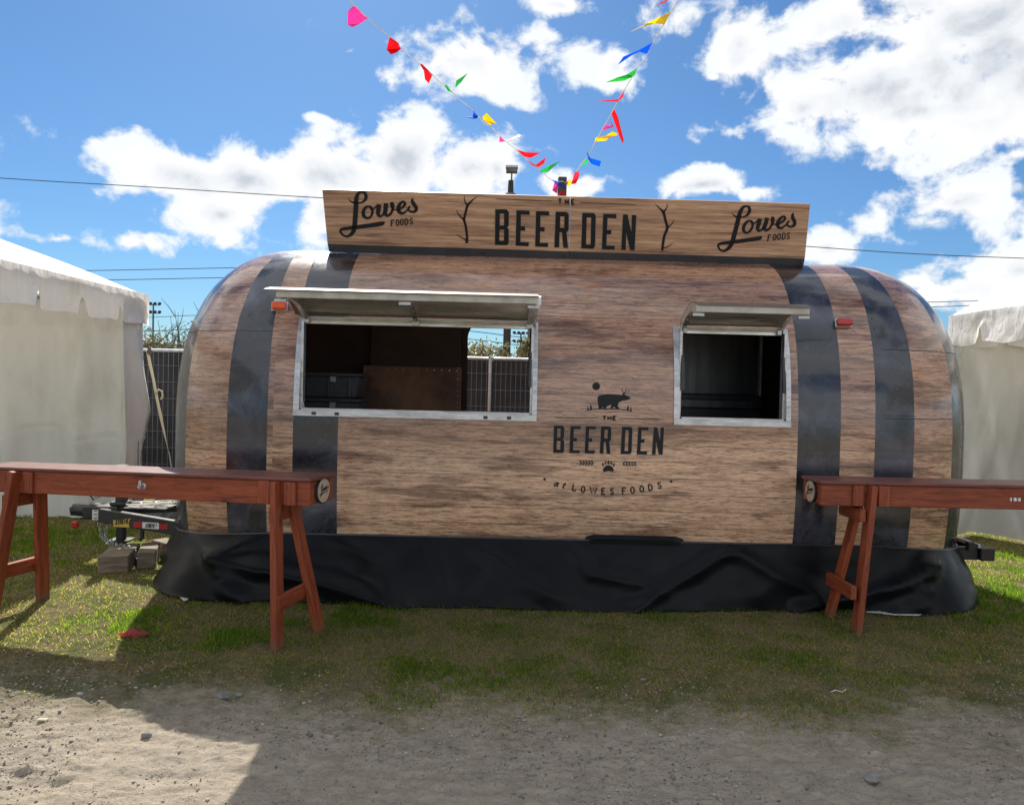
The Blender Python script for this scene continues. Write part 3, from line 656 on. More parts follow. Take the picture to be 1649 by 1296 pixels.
# ------------------------------------------------------------------ skirt
def smooth_outline():
    c = [('l', .45), ('l', .2), ('l', 0.)]+[('fl', t) for t in np.linspace(1.5, .06, 26)]+[('f', x) for x in np.arange(XL+RC, XR-RC+.001, .028)]
    return c+[('fr', t) for t in np.linspace(.05, 1.5, 26)]+[('r', 0.), ('r', .2), ('r', .45)]
SC = smooth_outline()
def skirt_mesh():
    P0 = [col_pos(c, .03, .47) for c in SC]
    def nrm(c):
        k, t = c
        return Vector((0, -1, 0)) if k == 'f' else Vector((1, 0, 0)) if k == 'r' else Vector((-1, 0, 0)) if k == 'l' else Vector((sin(t)*(1 if k == 'fr' else -1), -cos(t), 0))
    N = [nrm(c) for c in SC]
    def xz(px, py): p = at_y(px, py, 5.44); return (p.x, p.z)
    creases = []
    for pts, h, wd in (([(392, 872), (343, 901), (375, 945), (420, 992)], .060, .09), ([(343, 901), (440, 925), (540, 945), (640, 975)], .055, .12), ([(343, 901), (300, 880), (284, 872)], .03, .07),
                       ([(545, 870), (600, 905), (650, 985)], .035, .15), ([(1195, 882), (1120, 925), (1020, 978)], .045, .10), ([(1180, 884), (1250, 930), (1330, 965)], .03, .12), ([(918, 878), (950, 925), (1060, 945)], .035, .11),
                       ([(1512, 912), (1470, 940), (1400, 962), (1290, 985)], .060, .09), ([(1545, 888), (1500, 935), (1475, 978)], .05, .07), ([(760, 872), (820, 915), (900, 960)], .03, .14), ([(690, 870), (720, 940)], .02, .1)):
        creases.append(([xz(*q) for q in pts], h, wd))
    def segd(p, a, b):
        ax, az = a; bx, bz = b; dx, dz = bx-ax, bz-az; t = max(0, min(1, ((p[0]-ax)*dx+(p[1]-az)*dz)/(dx*dx+dz*dz))); return math.hypot(p[0]-ax-dx*t, p[1]-az-dz*t)
    V = []; R_ = 22
    for i, (p, n) in enumerate(zip(P0, N)):
        k, t = SC[i]
        x = p.x
        fl = float(np.interp(x, [-2.7, -2.2, -1.8, -.9, .1, .9, 1.7, 2.4, 3.0, 3.5, 3.85], [.09, .17, .10, .15, .18, .19, .12, .045, .06, .17, .11]))
        if k in 'lr': fl = .05
        for j in range(R_+1):
            q = j/R_; z = p.z*(1-q)+.012*q
            o = .012+fl*q**1.02
            pp = (x if k == 'f' else x, z)
            for pts, h, wd in creases:
                dd = min(segd(pp, pts[m], pts[m+1]) for m in range(len(pts)-1))
                if dd < wd: o += h*(1-dd/wd)**1.6*min(1, q*5)
            s_ = i*.028
            cr_ = max(0, 1-abs(abs(p.x-.55)-2.85)/.55) if k == 'f' else 1.0
            o += cr_*q*(.12*abs(sin(s_*4.6+.9+q*1.3))-.035)+cr_*.02*sin(s_*13+q*3)*q*(1-q)*2
            o += (float(fbm(s_*2.1, q*1.5, 3, 61))-.5)*.085*q+(float(fbm(s_*6, q*3+s_*2, 3, 67))-.5)*.010*min(1, q*4)
            V.append(p+n*o+Vector((0, 0, z-p.z)) + (Vector((0, 0, (float(fbm(s_*3, 2.2, 2, 5))-.4)*.03)) if j == R_ else Vector()))
    F = [(i*(R_+1)+j, i*(R_+1)+j+1, (i+1)*(R_+1)+j+1, (i+1)*(R_+1)+j) for i in range(len(SC)-1) for j in range(R_)]
    return mesh('skirt', V, F, VINYL, trailer, smooth=True)
skirt_mesh()
B().tube([col_pos(c, .028, .465, -.006) for c in SC], .011, 6).build('bottom_trim', STEEL, trailer, smooth=True)
P = [on_wall(px, py, 0.) for px, py in ((918, 905), (944, 863), (956, 860), (1086, 863), (1099, 867), (1122, 910))]
P2 = [on_wall(px, py, 0.) for px, py in ((930, 905), (950, 868), (960, 865.5), (1083, 868.5), (1093, 872), (1110, 910))]
b = B(); n = len(P)
b.add([p+Vector((0, -.008, 0)) for p in P]+[p+Vector((0, -.026, -.004)) for p in P2], [(i, i+1, i+1+n, i+n) for i in range(n-1)]+[tuple(range(n, 2*n))])
b.build('wheel_arch', VINYL, trailer)
z = .006
for pts in (((1395, 986), (1452, 984), (1515, 981), (1478, 992), (1440, 991)), ((281, 955), (291, 952), (303, 966), (297, 969))):
    q = [at_z(px, py, .01) for px, py in pts]; B().prism([v+Vector((0, 0, .004)) for v in q], (0, 0, .004)).build('white_lining', WHITE, trailer)

# ------------------------------------------------------------------ print helpers: flat lettering on a surface, given by map f(px, py) -> point
def poly_print(acc, f, loops):
    L = [[Vector((x, y, 0)) for x, y in lp] for lp in loops]; flat = [q for lp in L for q in lp]
    acc.add([f(q.x, q.y) for q in flat], [tuple(t) for t in tessellate_polygon(L)])
def spline(pts, k=6):
    return [tuple(p) for p in catmull(pts, k)]
def stroke(acc, f, pts, smooth=True, k=6):
    """pts: (x, y, width)"""
    q = spline(pts, k) if smooth else pts; n = len(q); v = []
    for i in range(n):
        a, b = q[max(i-1, 0)], q[min(i+1, n-1)]; dx, dy = b[0]-a[0], b[1]-a[1]; l = math.hypot(dx, dy) or 1
        ox, oy = -dy/l*q[i][2]/2, dx/l*q[i][2]/2
        v += [f(q[i][0]+ox, q[i][1]+oy), f(q[i][0]-ox, q[i][1]-oy)]
    acc.add(v, [(2*i, 2*i+1, 2*i+3, 2*i+2) for i in range(n-1)])
def disc(acc, f, x, y, r, n=20): acc.add([f(x+r*cos(2*pi*i/n), y+r*sin(2*pi*i/n)) for i in range(n)], [tuple(range(n))])
def flush(acc, name, m, parent):
    o = acc.build(name, m, parent); return o
GL = {'T': [[(0, 1), (.62, 1)], [(.31, 1), (.31, 0)]], 'H': [[(0, 0), (0, 1)], [(.55, 0), (.55, 1)], [(0, .5), (.55, .5)]], 'E': [[(0, 0), (0, 1)], [(0, 1), (.52, 1)], [(0, .5), (.4, .5)], [(0, 0), (.54, 0)]],
      'L': [[(0, 1), (0, 0)], [(0, 0), (.52, 0), (.52, .2)]], 'F': [[(0, 0), (0, 1)], [(0, 1), (.52, 1), (.52, .8)], [(0, .5), (.38, .5)]], 'X': [[(0, 0), (.6, 1)], [(0, 1), (.6, 0)]],
      'R': [[(0, 0), (0, 1)], [(0, 1), (.4, 1), (.52, .88), (.52, .62), (.4, .5), (0, .5)], [(.28, .5), (.56, 0)]], 'M': [[(0, 0), (.05, 1), (.36, .25), (.67, 1), (.72, 0)]], 'D': [[(0, 0), (0, 1)], [(0, 1), (.3, 1), (.52, .8), (.55, .5), (.52, .2), (.3, 0), (0, 0)]],
      'O': [[(.3+.3*cos(a), .5+.5*sin(a)) for a in np.linspace(0, 2*pi, 17)]], 'W': [[(0, 1), (.25, 0), (.45, .95), (.65, 0), (.9, 1)]], 'S': [[(.5, .8), (.4, .95), (.25, 1), (.08, .92), (.03, .76), (.12, .6), (.4, .42), (.5, .25), (.44, .08), (.25, 0), (.08, .06), (.0, .22)]],
      'a': [[(.45, .6), (.3, .68), (.1, .5), (.03, .22), (.12, .02), (.26, .1), (.4, .4), (.47, .62)], [(.47, .64), (.4, .15), (.44, .02), (.55, .1)]], 't': [[(.25, 1), (.12, .2), (.16, .02), (.32, .08)], [(.02, .66), (.4, .66)]], '!': [[(.1, 1), (.1, .32)], [(.1, .12), (.1, 0)]], 'Z': [[(0, 1), (.5, 1), (0, 0), (.52, 0)]]}
SERIF = {'L': [(0, 1), (0, 0)], 'E': [(0, 1), (0, 0)], 'F': [(0, 1), (0, 0)], 'D': [(0, 1), (0, 0)], 'T': [(.31, 0)], 'W': [(0, 1), (.9, 1), (.45, .97)]}
def glyph(acc, f, ch, x, y, h, wd, lw, ang=0., slant=0., serif=0.):
    """glyph centred on x with its baseline at y (image px, y down)"""
    g = GL[ch]; W_ = max(p[0] for s in g for p in s); ca, sa = cos(ang), sin(ang)
    def tr(p):
        u = (p[0]-W_/2)*wd+p[1]*h*slant; v = -p[1]*h
        return (x+u*ca-v*sa, y+u*sa+v*ca)
    for s in g:
        pts = [(*tr(p), lw) for p in s]; stroke(acc, f, pts, smooth=False)
    for p in SERIF.get(ch, []) if serif else []:
        a, c = tr((p[0]-serif, p[1])), tr((p[0]+serif, p[1])); stroke(acc, f, [(*a, lw*.55), (*c, lw*.55)], smooth=False)

# ------------------------------------------------------------------ roof sign
SLOPE = .17/.45
def on_sign(px, py, off=0.):
    d = ray(px, py); s = (6.3+(2.605-1.6)*SLOPE-off)/(d.y+d.z*SLOPE); return EYE+d*s
sign = thing_part('roof_sign', trailer)
SN = Vector((0, 1, SLOPE)).normalized()
def sign_piece(name, pts, m, th, off=0.):
    return B().prism([on_sign(*q, off) for q in pts], SN*th).build(name, m, sign)
lerp = lambda a, b, t: (a[0]+(b[0]-a[0])*t, a[1]+(b[1]-a[1])*t)
TL, TR, BL, BR = (519, 305), (1304.5, 328.5), (527.5, 393), (1296, 416.5)
SL, SR = (530.3, 406), (1293, 430.5)
tA, bA, sA = lerp(TL, TR, .5085), lerp(BL, BR, .5072), lerp(SL, SR, .5069)
tB, bB, sB = lerp(TL, TR, .5094), lerp(BL, BR, .5081), lerp(SL, SR, .5079)
sign_piece('sign_panel', (TL, tA, bA, BL), SIGNW, .028); sign_piece('sign_panel', (tB, TR, BR, bB), SIGNW, .028)
sign_piece('base_strip', (lerp(BL, SL, .03), lerp(bA, sA, .03), sA, SL), STRIPE, .05, .012); sign_piece('base_strip', (lerp(bB, sB, .03), lerp(BR, SR, .03), SR, sB), STRIPE, .05, .012)
b = B()
for px in (537, 662, 778, 909, 926, 1046, 1160, 1289):
    t = (px-530)/(1293-530); p = on_sign(*lerp(lerp(BL, BR, t), lerp(SL, SR, t), .45), .016); b.ball(p, .011, 8)
b.build('bolts', STEEL, sign)['kind'] = 'stuff'
for px in (560, 760, 1000, 1260):
    t = (px-530)/(1293-530); p = on_sign(*lerp(TL, TR, t))+SN*.03; q = on_sign(*lerp(SL, SR, t))+SN*.05
    B().beam(p.lerp(q, .15), (p.x, 6.62, 2.64), .03, .03).build('back_brace', GALV, sign); B().beam(p.lerp(q, .1), q, .04, .03).build('upright', GALV, sign)
fs = lambda px, py: on_sign(px, py, .004)
c2 = lambda X, Y: (720+X/8.245, 305+Y/8.245)
c3 = lambda X, Y: (900+X/8.245, 305+Y/8.245)
LET = [('B', [[c2(*q) for q in l] for l in ([(640, 268), (790, 270), (818, 300), (818, 480), (795, 507), (818, 535), (818, 712), (795, 742), (636, 738)], [(700, 325), (757, 325), (757, 478), (697, 478)], [(695, 537), (757, 537), (755, 685), (692, 685)])]),
       ('E', [[c2(*q) for q in ((922, 280), (1092, 285), (1097, 340), (980, 335), (978, 488), (1035, 490), (1035, 552), (976, 548), (972, 700), (1088, 705), (1080, 755), (910, 750))]]),
       ('E', [[c2(*q) for q in ((1182, 290), (1352, 295), (1357, 350), (1240, 345), (1236, 500), (1295, 503), (1293, 562), (1234, 558), (1230, 710), (1344, 714), (1336, 765), (1170, 760))]]),
       ('R', [[c2(*q) for q in l] for l in ([(1442, 298), (1590, 303), (1615, 335), (1612, 540), (1585, 575), (1605, 780), (1545, 775), (1525, 572), (1492, 570), (1487, 772), (1425, 770)], [(1502, 360), (1558, 362), (1555, 512), (1498, 510)])]),
       ('D', [[c3(*q) for q in l] for l in ([(312, 315), (465, 318), (490, 350), (480, 750), (455, 790), (298, 785)], [(370, 375), (430, 377), (422, 735), (360, 733)])]),
       ('E', [[c3(*q) for q in ((590, 325), (760, 332), (764, 387), (646, 380), (640, 540), (698, 540), (692, 598), (636, 595), (630, 745), (745, 750), (738, 803), (570, 797))]]),
       ('N', [[c3(*q) for q in ((852, 335), (912, 338), (962, 570), (970, 340), (1028, 343), (1005, 812), (945, 808), (893, 570), (888, 806), (828, 803))]])]
PALE = simple('pale_letter_outline', (.30, .25, .21), (.26, .22, .18), .45, bmp=0)
def outlined(name, letters, f, f2, parent, grow):
    for ch, loops in letters:
        a = B(); poly_print(a, f, loops); a.build(name, INK, parent)
        a = B(); lp = loops[0]; q = [(*p, grow*2) for p in lp]+[(*lp[0], grow*2), (*lp[1], grow*2)]
        stroke(a, f2, q, smooth=False); a.build('letter_outline', PALE, parent)
outlined('letter', LET, fs, lambda x, y: on_sign(x, y, .0022), sign, .85)
a = B()
glyph(a, fs, 'T', *c2(1499, 190), 7.3, 7.6, 2.3); glyph(a, fs, 'H', *c2(1590, 195), 7.3, 7.6, 2.3); glyph(a, fs, 'E', *c3(187, 198), 7.3, 8.2, 2.3)
a.build('small_lettering', INK, sign)
for pts in (((640, 127, 4), (700, 129, 8), (1395, 158, 7)),): a = B(); stroke(a, fs, [(*c2(x, y), q/8.245) for x, y, q in pts], False); a.build('rule_line', INK, sign)
a = B(); stroke(a, fs, [(*c3(x, y), q/8.245) for x, y, q in ((285, 175, 9), (900, 199, 7), (1030, 204, 4))], False); a.build('rule_line', INK, sign)
for cc, sets in ((c2, [[(258, 715, 36), (264, 660, 32), (262, 600, 30), (245, 480, 30), (226, 400, 30), (248, 300, 28), (270, 222, 30), (330, 150, 18), (402, 95, 4)], [(272, 220, 24), (240, 170, 14), (228, 125, 9), (235, 80, 3)], [(228, 412, 26), (165, 350, 14), (135, 305, 9), (128, 272, 3)], [(262, 672, 18), (190, 640, 12), (150, 612, 9), (122, 595, 3)]]),
                 (c3, [[(1372, 815, 26), (1380, 740, 32), (1400, 620, 32), (1438, 515, 34), (1412, 400, 30), (1390, 312, 32), (1340, 255, 18), (1275, 192, 4)], [(1390, 308, 24), (1430, 250, 13), (1440, 220, 9), (1435, 185, 3)], [(1438, 510, 26), (1495, 465, 13), (1520, 430, 9), (1525, 395, 3)], [(1378, 780, 16), (1440, 765, 11), (1480, 740, 9), (1515, 712, 3)]])):
    a = B()
    for s_ in sets: stroke(a, fs, [(*cc(x, y), q*1.06/8.245) for x, y, q in s_])
    a.build('antler_print', INK, sign)
SCRIPT = [[(315, 260, 6), (350, 298, 20), (395, 318, 34), (440, 326, 34), (500, 330, 26), (560, 312, 34), (603, 268, 52), (612, 215, 56), (590, 165, 46), (540, 150, 36), (488, 168, 50), (455, 240, 70), (446, 350, 78), (438, 500, 80), (427, 650, 80), (414, 760, 78), (378, 835, 62), (312, 882, 42), (242, 870, 34), (198, 825, 36), (188, 780, 40), (240, 760, 54), (380, 743, 62), (600, 713, 70), (800, 685, 72), (885, 668, 66), (922, 640, 12)],
          [(655, 385, 36), (598, 412, 50), (566, 485, 58), (582, 552, 56), (636, 584, 40), (692, 552, 40), (718, 480, 44), (700, 412, 44), (655, 385, 36)], [(676, 395, 26), (698, 430, 26), (742, 424, 24), (790, 382, 34)],
          [(825, 352, 76), (818, 440, 74), (812, 508, 66), (842, 550, 44), (885, 535, 34), (915, 480, 40)], [(945, 335, 74), (936, 440, 74), (930, 505, 66), (968, 540, 46), (1022, 508, 40), (1054, 430, 46), (1058, 362, 52), (1040, 328, 34), (1020, 352, 24), (1040, 410, 24), (1078, 440, 24), (1125, 440, 24)],
          [(1128, 448, 30), (1212, 408, 38), (1258, 352, 46), (1236, 312, 40), (1182, 338, 50), (1148, 415, 68), (1166, 480, 60), (1222, 502, 44), (1285, 462, 28), (1335, 392, 20)], [(1392, 252, 16), (1378, 288, 46), (1400, 345, 66), (1440, 402, 62), (1440, 452, 54), (1400, 478, 44), (1345, 470, 38), (1312, 435, 34), (1330, 398, 34), (1352, 392, 22)]]
def script_logo(f, tr, sc, parent, name='script_lettering', m=None):
    a = B()
    for s_ in SCRIPT: stroke(a, f, [(*tr(x, y), q*sc) for x, y, q in s_])
    a.build(name, m or INK, parent)
k1 = lambda X, Y: (530+X/10.306, 295+Y/10.306)
src = np.array([[540, 150, 1], [300, 885, 1], [1395, 255, 1]], float); dst = np.array([[638, 128], [262, 870], [1428, 240]], float)
AF = np.linalg.solve(src, dst)
def k4(X, Y):
    q = np.array([X, Y, 1.]) @ AF; return (1140+q[0]/10.306, 320+q[1]/10.306)
script_logo(fs, k1, 1/10.306, sign); script_logo(fs, k4, .93/10.306, sign)
for cc, rows, sl in ((k1, (('F', 1058, 712), ('O', 1140, 703), ('O', 1212, 694), ('D', 1290, 688), ('S', 1370, 680)), .10), (lambda X, Y: (1140+X/10.306, 320+Y/10.306), (('F', 1022, 698), ('O', 1108, 689), ('O', 1180, 680), ('D', 1260, 672), ('S', 1334, 666)), .22)):
    a = B()
    for ch, X, Y in rows: glyph(a, fs, ch, *cc(X-6, Y), 9.4, 8.2 if ch != 'O' else 7.6, 1.75, -.10, sl, .16)
    a.build('small_lettering', INK, sign)

# ------------------------------------------------------------------ emblem printed on the body
fw = lambda px, py: on_wall(px, py, .004)
s3 = np.array([[797.6, 337.5, 1], [1024.7, 346.6, 1], [797.1, 394.5, 1]]); d3 = np.array([[891.9, 685.2], [1069.6, 688.2], [890.9, 728.9]])
A3 = np.linalg.solve(s3, d3)
outlined('letter', [(c, [[tuple(np.array([x, y, 1.]) @ A3) for x, y in lp] for lp in loops]) for c, loops in LET], fw, lambda x, y: on_wall(x, y, .0022), trailer, .6)
bc = lambda X, Y: (930+X/16.2, 605+Y/16.2)
bear = thing_part('bear_emblem', trailer)
a = B()
poly_print(a, fw, [[bc(*q) for q in ((525, 560), (560, 525), (610, 505), (680, 490), (760, 480), (900, 484), (1000, 490), (1100, 496), (1165, 508), (1200, 496), (1255, 503), (1330, 545), (1385, 562), (1375, 595), (1285, 635), (1150, 655), (1085, 690), (1048, 750), (1060, 815), (1095, 866), (1008, 866), (985, 828), (950, 808), (918, 830), (902, 866), (855, 866), (866, 820), (888, 745), (830, 772), (782, 788), (735, 842), (742, 866), (680, 866), (672, 835), (656, 800), (640, 835), (636, 866), (556, 866), (545, 780), (528, 660))]])
a.build('bear', INK, bear)
a = B()
for s_ in ([(1205, 505, 46), (1190, 440, 20), (1166, 370, 12), (1155, 312, 5)], [(1215, 480, 24), (1250, 405, 14), (1276, 308, 5)], [(1212, 452, 22), (1290, 440, 14), (1358, 428, 7)], [(1318, 436, 10), (1342, 378, 5)]): stroke(a, fw, [(*bc(x, y), q/16.2) for x, y, q in s_])
a.build('antlers', INK, bear)
a = B(); stroke(a, lambda x, y: on_wall(x, y, .0045), [(*bc(x, y), q/16.2) for x, y, q in ((190, 916, 4), (400, 882, 18), (620, 866, 24), (850, 862, 24), (1080, 870, 24), (1300, 905, 16), (1505, 952, 4))]); a.build('hill_line', INK, bear)
for tri in (((255, 905), (262, 788), (308, 897)), ((322, 892), (347, 722), (392, 886)), ((1278, 892), (1326, 738), (1342, 903)), ((1366, 914), (1402, 798), (1416, 926))):
    a = B(); poly_print(a, fw, [[bc(*q) for q in tri]]); a.build('pine', INK, bear)
a = B(); disc(a, fw, *bc(488, 272), 101/16.2, 28); a.build('sun_disc', INK, bear)
tt = thing_part('emblem_text', trailer)
a = B()
for ch, X in (('T', 705), ('H', 833), ('E', 962)): glyph(a, fw, ch, *bc(X, 1150), 5.6, 8.4, 2.2)
a.build('small_lettering', INK, tt)
b6 = lambda X, Y: (850+X/5.4, 580+Y/5.4)
for pts in (((225, 495, 3), (260, 497, 6), (612, 501, 4)), ((800, 505, 5), (1120, 513, 6), (1185, 516, 3))): a = B(); stroke(a, fw, [(*b6(x, y), q/5.4) for x, y, q in pts], False); a.build('rule_line', INK, tt)
pc = lambda X, Y: (920+X/13.74, 730+Y/13.74)
a = B(); poly_print(a, fw, [[pc(*q) for q in ((820, 258), (850, 262), (885, 280), (932, 330), (942, 370), (925, 400), (870, 396), (820, 386), (770, 396), (718, 402), (696, 370), (718, 320), (762, 276), (792, 262))]])
for cl in (((678, 240), (702, 195), (716, 250), (718, 284), (690, 276)), ((730, 240), (772, 138), (766, 232), (746, 250)), ((795, 225), (820, 138), (848, 225), (820, 240)), ((868, 145), (912, 238), (890, 252), (870, 230)), ((920, 270), (940, 200), (964, 248), (950, 282), (925, 290))): poly_print(a, fw, [[pc(*q) for q in cl]])
a.build('paw_print', INK, tt)
for x0, sg, y0 in ((200, 1, 210), (1180, -1, 228)):
    a = B(); xa, xb_ = (110, 560) if sg > 0 else (1075, 1560)
    stroke(a, fw, [(*pc(xa, y0), .3), (*pc((xa+xb_)/2, y0), .45), (*pc(xb_, y0), .3)], False)
    for i in range(5):
        x = x0+i*62+(0 if sg > 0 else 0)
        for s_ in (-1, 1): stroke(a, lambda u, v: on_wall(u, v, .0048), [(*pc(x-18*sg, y0+s_*42), 1.2), (*pc(x+10*sg, y0+s_*30), 2.2), (*pc(x+32*sg, y0+s_*4), .9)])
    a.build('wheat_sprig', INK, tt)
f7 = lambda X, Y: (860+X/6.87, 755+Y/6.87)
a = B()
for ch, X, Y, an in (('a', 240, 190, .20), ('t', 322, 210, .17), ('L', 442, 241, .14), ('O', 540, 258, .09), ('W', 656, 274, .04), ('E', 768, 280, .02), ('S', 862, 280, 0), ('F', 997, 274, -.03), ('O', 1092, 266, -.06), ('O', 1195, 252, -.10), ('D', 1293, 236, -.14), ('S', 1394, 212, -.18)):
    lo = ch in 'at'; glyph(a, fw, ch, *f7(X, Y), 9.6 if not lo else 9.0, (9.5 if ch not in 'W' else 11.5) if not lo else 13, 2.0, an, .18 if lo else 0, 0 if lo else .17)
disc(a, fw, *f7(117, 113), 2.1, 12); disc(a, fw, *f7(1517, 138), 2.1, 12)
a.build('arched_lettering', INK, tt)

# ------------------------------------------------------------------ rivet lines and roof details
rv = B()
for x in (-1.475, 2.20, 2.395):
    for z in np.arange(.52, 1.32, .075): rv.ball((x, YF+d_of(z)+.001, z), .0045, 5)
for x in (-1.475, 2.735):
    for s_ in np.arange(ROWS[14]+.05, PS[-1]-.5, .085):
        d, z = prof(s_); rv.ball((x, YF+d+.001, z), .0045, 5)
for z in (.56, .62):
    for t in np.arange(.06, .33, .07): rv.ball(col_pos(('fl', t), d_of(z), z, .001), .0045, 5)
for t in np.linspace(.0, .24, 12): rv.ball(col_pos(('fr', t), d_of(1.42), 1.42, .001), .0045, 5)
o = rv.build('rivets', STRIPE, trailer); o['kind'] = 'stuff'
def seam(cols, zs, name='panel_seam'):
    pts = [col_pos(c, d_of(z), z, .0005) for c, z in zip(cols, zs)]
    B().tube(pts, .0026, 5).build(name, STEEL, trailer)
seam([('fl', t) for t in np.linspace(1.3, .0, 16)], [1.92]*16)
seam([('fr', t) for t in np.linspace(.0, 1.3, 16)], [1.90]*16); seam([('fr', t) for t in np.linspace(.0, .66, 12)], [1.40]*12)
pt = thing_part('roof_vent_box', trailer)
q = at_y(905, 312, 6.55); B().lohi((q.x-.036, 6.52, 2.62), (q.x+.036, 6.60, at_y(905, 286, 6.55).z)).build('flag_post', STEEL, pt, bevel=.006)
B().lohi((q.x-.09, 6.47, 2.64), (q.x+.09, 6.65, 2.70)).build('post_foot', STEEL, pt, bevel=.006)
# rear bumper and its corner bar
bp = thing_part('bumper', trailer)
B().beam((3.86, 6.02, .33), (3.86, 7.5, .33), .11, .10).build('bumper_bar', STEEL, bp, bevel=.006); B().beam((3.45, 6.08, .33), (3.80, 6.08, .33), .05, .10, ).build('bumper_arm', STEEL, bp, bevel=.004)
B().beam((3.80, 6.04, .392), (3.80, 7.48, .392), .02, .03).build('bumper_lip', GALV, bp)
B().box((3.70, 6.0, .40), (.05, .05, .07)).build('bolt_bracket', STEEL, bp, bevel=.004)

# ------------------------------------------------------------------ tongue, coupler and jack
tg = thing_part('tongue', trailer)
FA, FB = Vector((-2.35, 6.12, .355)), Vector((-3.36, 6.58, .385))
RA, RB = Vector((-2.35, 7.32, .395)), Vector((-3.30, 6.76, .415))
B().beam(FA, FB, .055, .115).build('tongue_beam', STEEL, tg, bevel=.006); B().beam(RA, RB, .055, .105).build('tongue_beam', STEEL, tg, bevel=.006)
B().lohi((-3.52, 6.58, .345), (-3.22, 6.78, .455)).build('coupler_plate', STEEL, tg, bevel=.01)
b = B().tube([(-3.50, 6.67, .40), (-3.64, 6.67, .41)], [.055, .05], 12); b.tube([(-3.62, 6.67, .365), (-3.62, 6.67, .43)], [.04, .05], 12); b.build('coupler', STEEL, tg, smooth=True)
B().beam((-3.50, 6.66, .47), (-3.40, 6.66, .55), .03, .02).build('coupler_latch', GALV, tg); B().tube([(-3.44, 6.62, .50), (-3.52, 6.60, .62)], .006, 6).build('latch_lever', STEEL, tg)
b = B().lohi((-3.30, 6.60, .46), (-3.17, 6.75, .49)); b.build('jack_collar', STEEL, tg, bevel=.005)
B().tube([(-3.235, 6.68, .10), (-3.235, 6.68, .46)], .042, 14).build('jack_leg', STEEL, tg, smooth=True); B().tube([(-3.235, 6.68, .495), (-3.235, 6.68, .80)], .050, 14).build('jack_tube', STEEL, tg, smooth=True)
B().lohi((-3.32, 6.60, .148), (-3.15, 6.76, .162)).build('jack_foot', STEEL, tg)
# stickers on the front beam
dB = (FB-FA).normalized(); nB = Vector((dB.y, -dB.x, 0)).normalized(); nB = nB if nB.y < 0 else -nB
uB = dB.cross(nB); uB = uB if uB.z > 0 else -uB
def on_beam(px, py, off=.003):
    pl = FA+nB*(.0275+off); d = ray(px, py); return EYE+d*((pl-EYE).dot(nB)/d.dot(nB))
hp = lambda X, Y: (110+X/7.2, 760+Y/7.2)
def sticker(name, poly, m, off=.002):
    a = B(); poly_print(a, lambda x, y: on_beam(x, y, off), [[hp(*q) for q in poly]]); return a.build(name, m, tg)
sticker('yellow_sticker', ((520, 558), (722, 534), (700, 585), (708, 642), (522, 632)), YEL); sticker('reflective_strip', ((752, 575), (855, 578), (855, 645), (752, 638)), REFL)
sticker('white_sticker', ((858, 580), (1050, 588), (1050, 662), (858, 650)), WHITE); sticker('reflective_strip', ((1053, 595), (1150, 600), (1150, 665), (1053, 660)), REFL)
a = B()
for i, ch in enumerate('XTREME'): glyph(a, lambda x, y: on_beam(x, y, .004), ch, *hp(552+i*27, 610-i*3), 7.5, 4.6, 1.25, -.05, .2)
for i, ch in enumerate('XTREME!'): glyph(a, lambda x, y: on_beam(x, y, .004), ch, *hp(898+i*19, 644), 6.4, 3.4, 1.0, .0, .2)
a.build('sticker_lettering', INK, tg)
pl = at_y(154, 829, 6.57); B().lohi((pl.x-.025, 6.562, .345), (pl.x+.025, 6.57, .43)).build('number_label', WHITE, tg)
a = B(); P_ = lambda x, y: at_y(x, y, 6.558)
for dy in (822, 828, 834): stroke(a, P_, [(151, dy, 1.2), (156.5, dy+.4, 1.2)], False)
a.build('label_print', INK, tg)
B().box((-3.57, 6.57, .30), (.06, .04, .06)).build('red_cap', REFL, tg, bevel=.012)
def chain(pts, name):
    b = B(); q = catmull([(*p,) for p in pts], 8); acc = 0; k = 0; last = q[0]
    for p in q[1:]:
        acc += (p-last).length; last = p
        if acc > .032:
            acc = 0; k += 1; b.tube([p+Vector(((.013 if k % 2 else 0)*cos(t), (0 if k % 2 else .013)*cos(t), .019*sin(t))) for t in np.linspace(0, 2*pi, 9)], .0045, 5, cap=False)
    return b.build(name, GALV, tg)
chain([(-3.28, 6.60, .35), (-3.31, 6.56, .24), (-3.27, 6.53, .16), (-3.16, 6.50, .15), (-3.03, 6.46, .12), (-2.99, 6.43, .05), (-3.03, 6.41, .02), (-3.09, 6.40, .02)], 'safety_chain')
chain([(-3.40, 6.62, .33), (-3.34, 6.58, .18), (-3.24, 6.56, .165)], 'safety_chain')
B().tube([(-2.93, 6.40, .31), (-2.93, 6.40, .235), (-2.95, 6.40, .22)], .018, 8).build('hanging_hook', STEEL, tg)
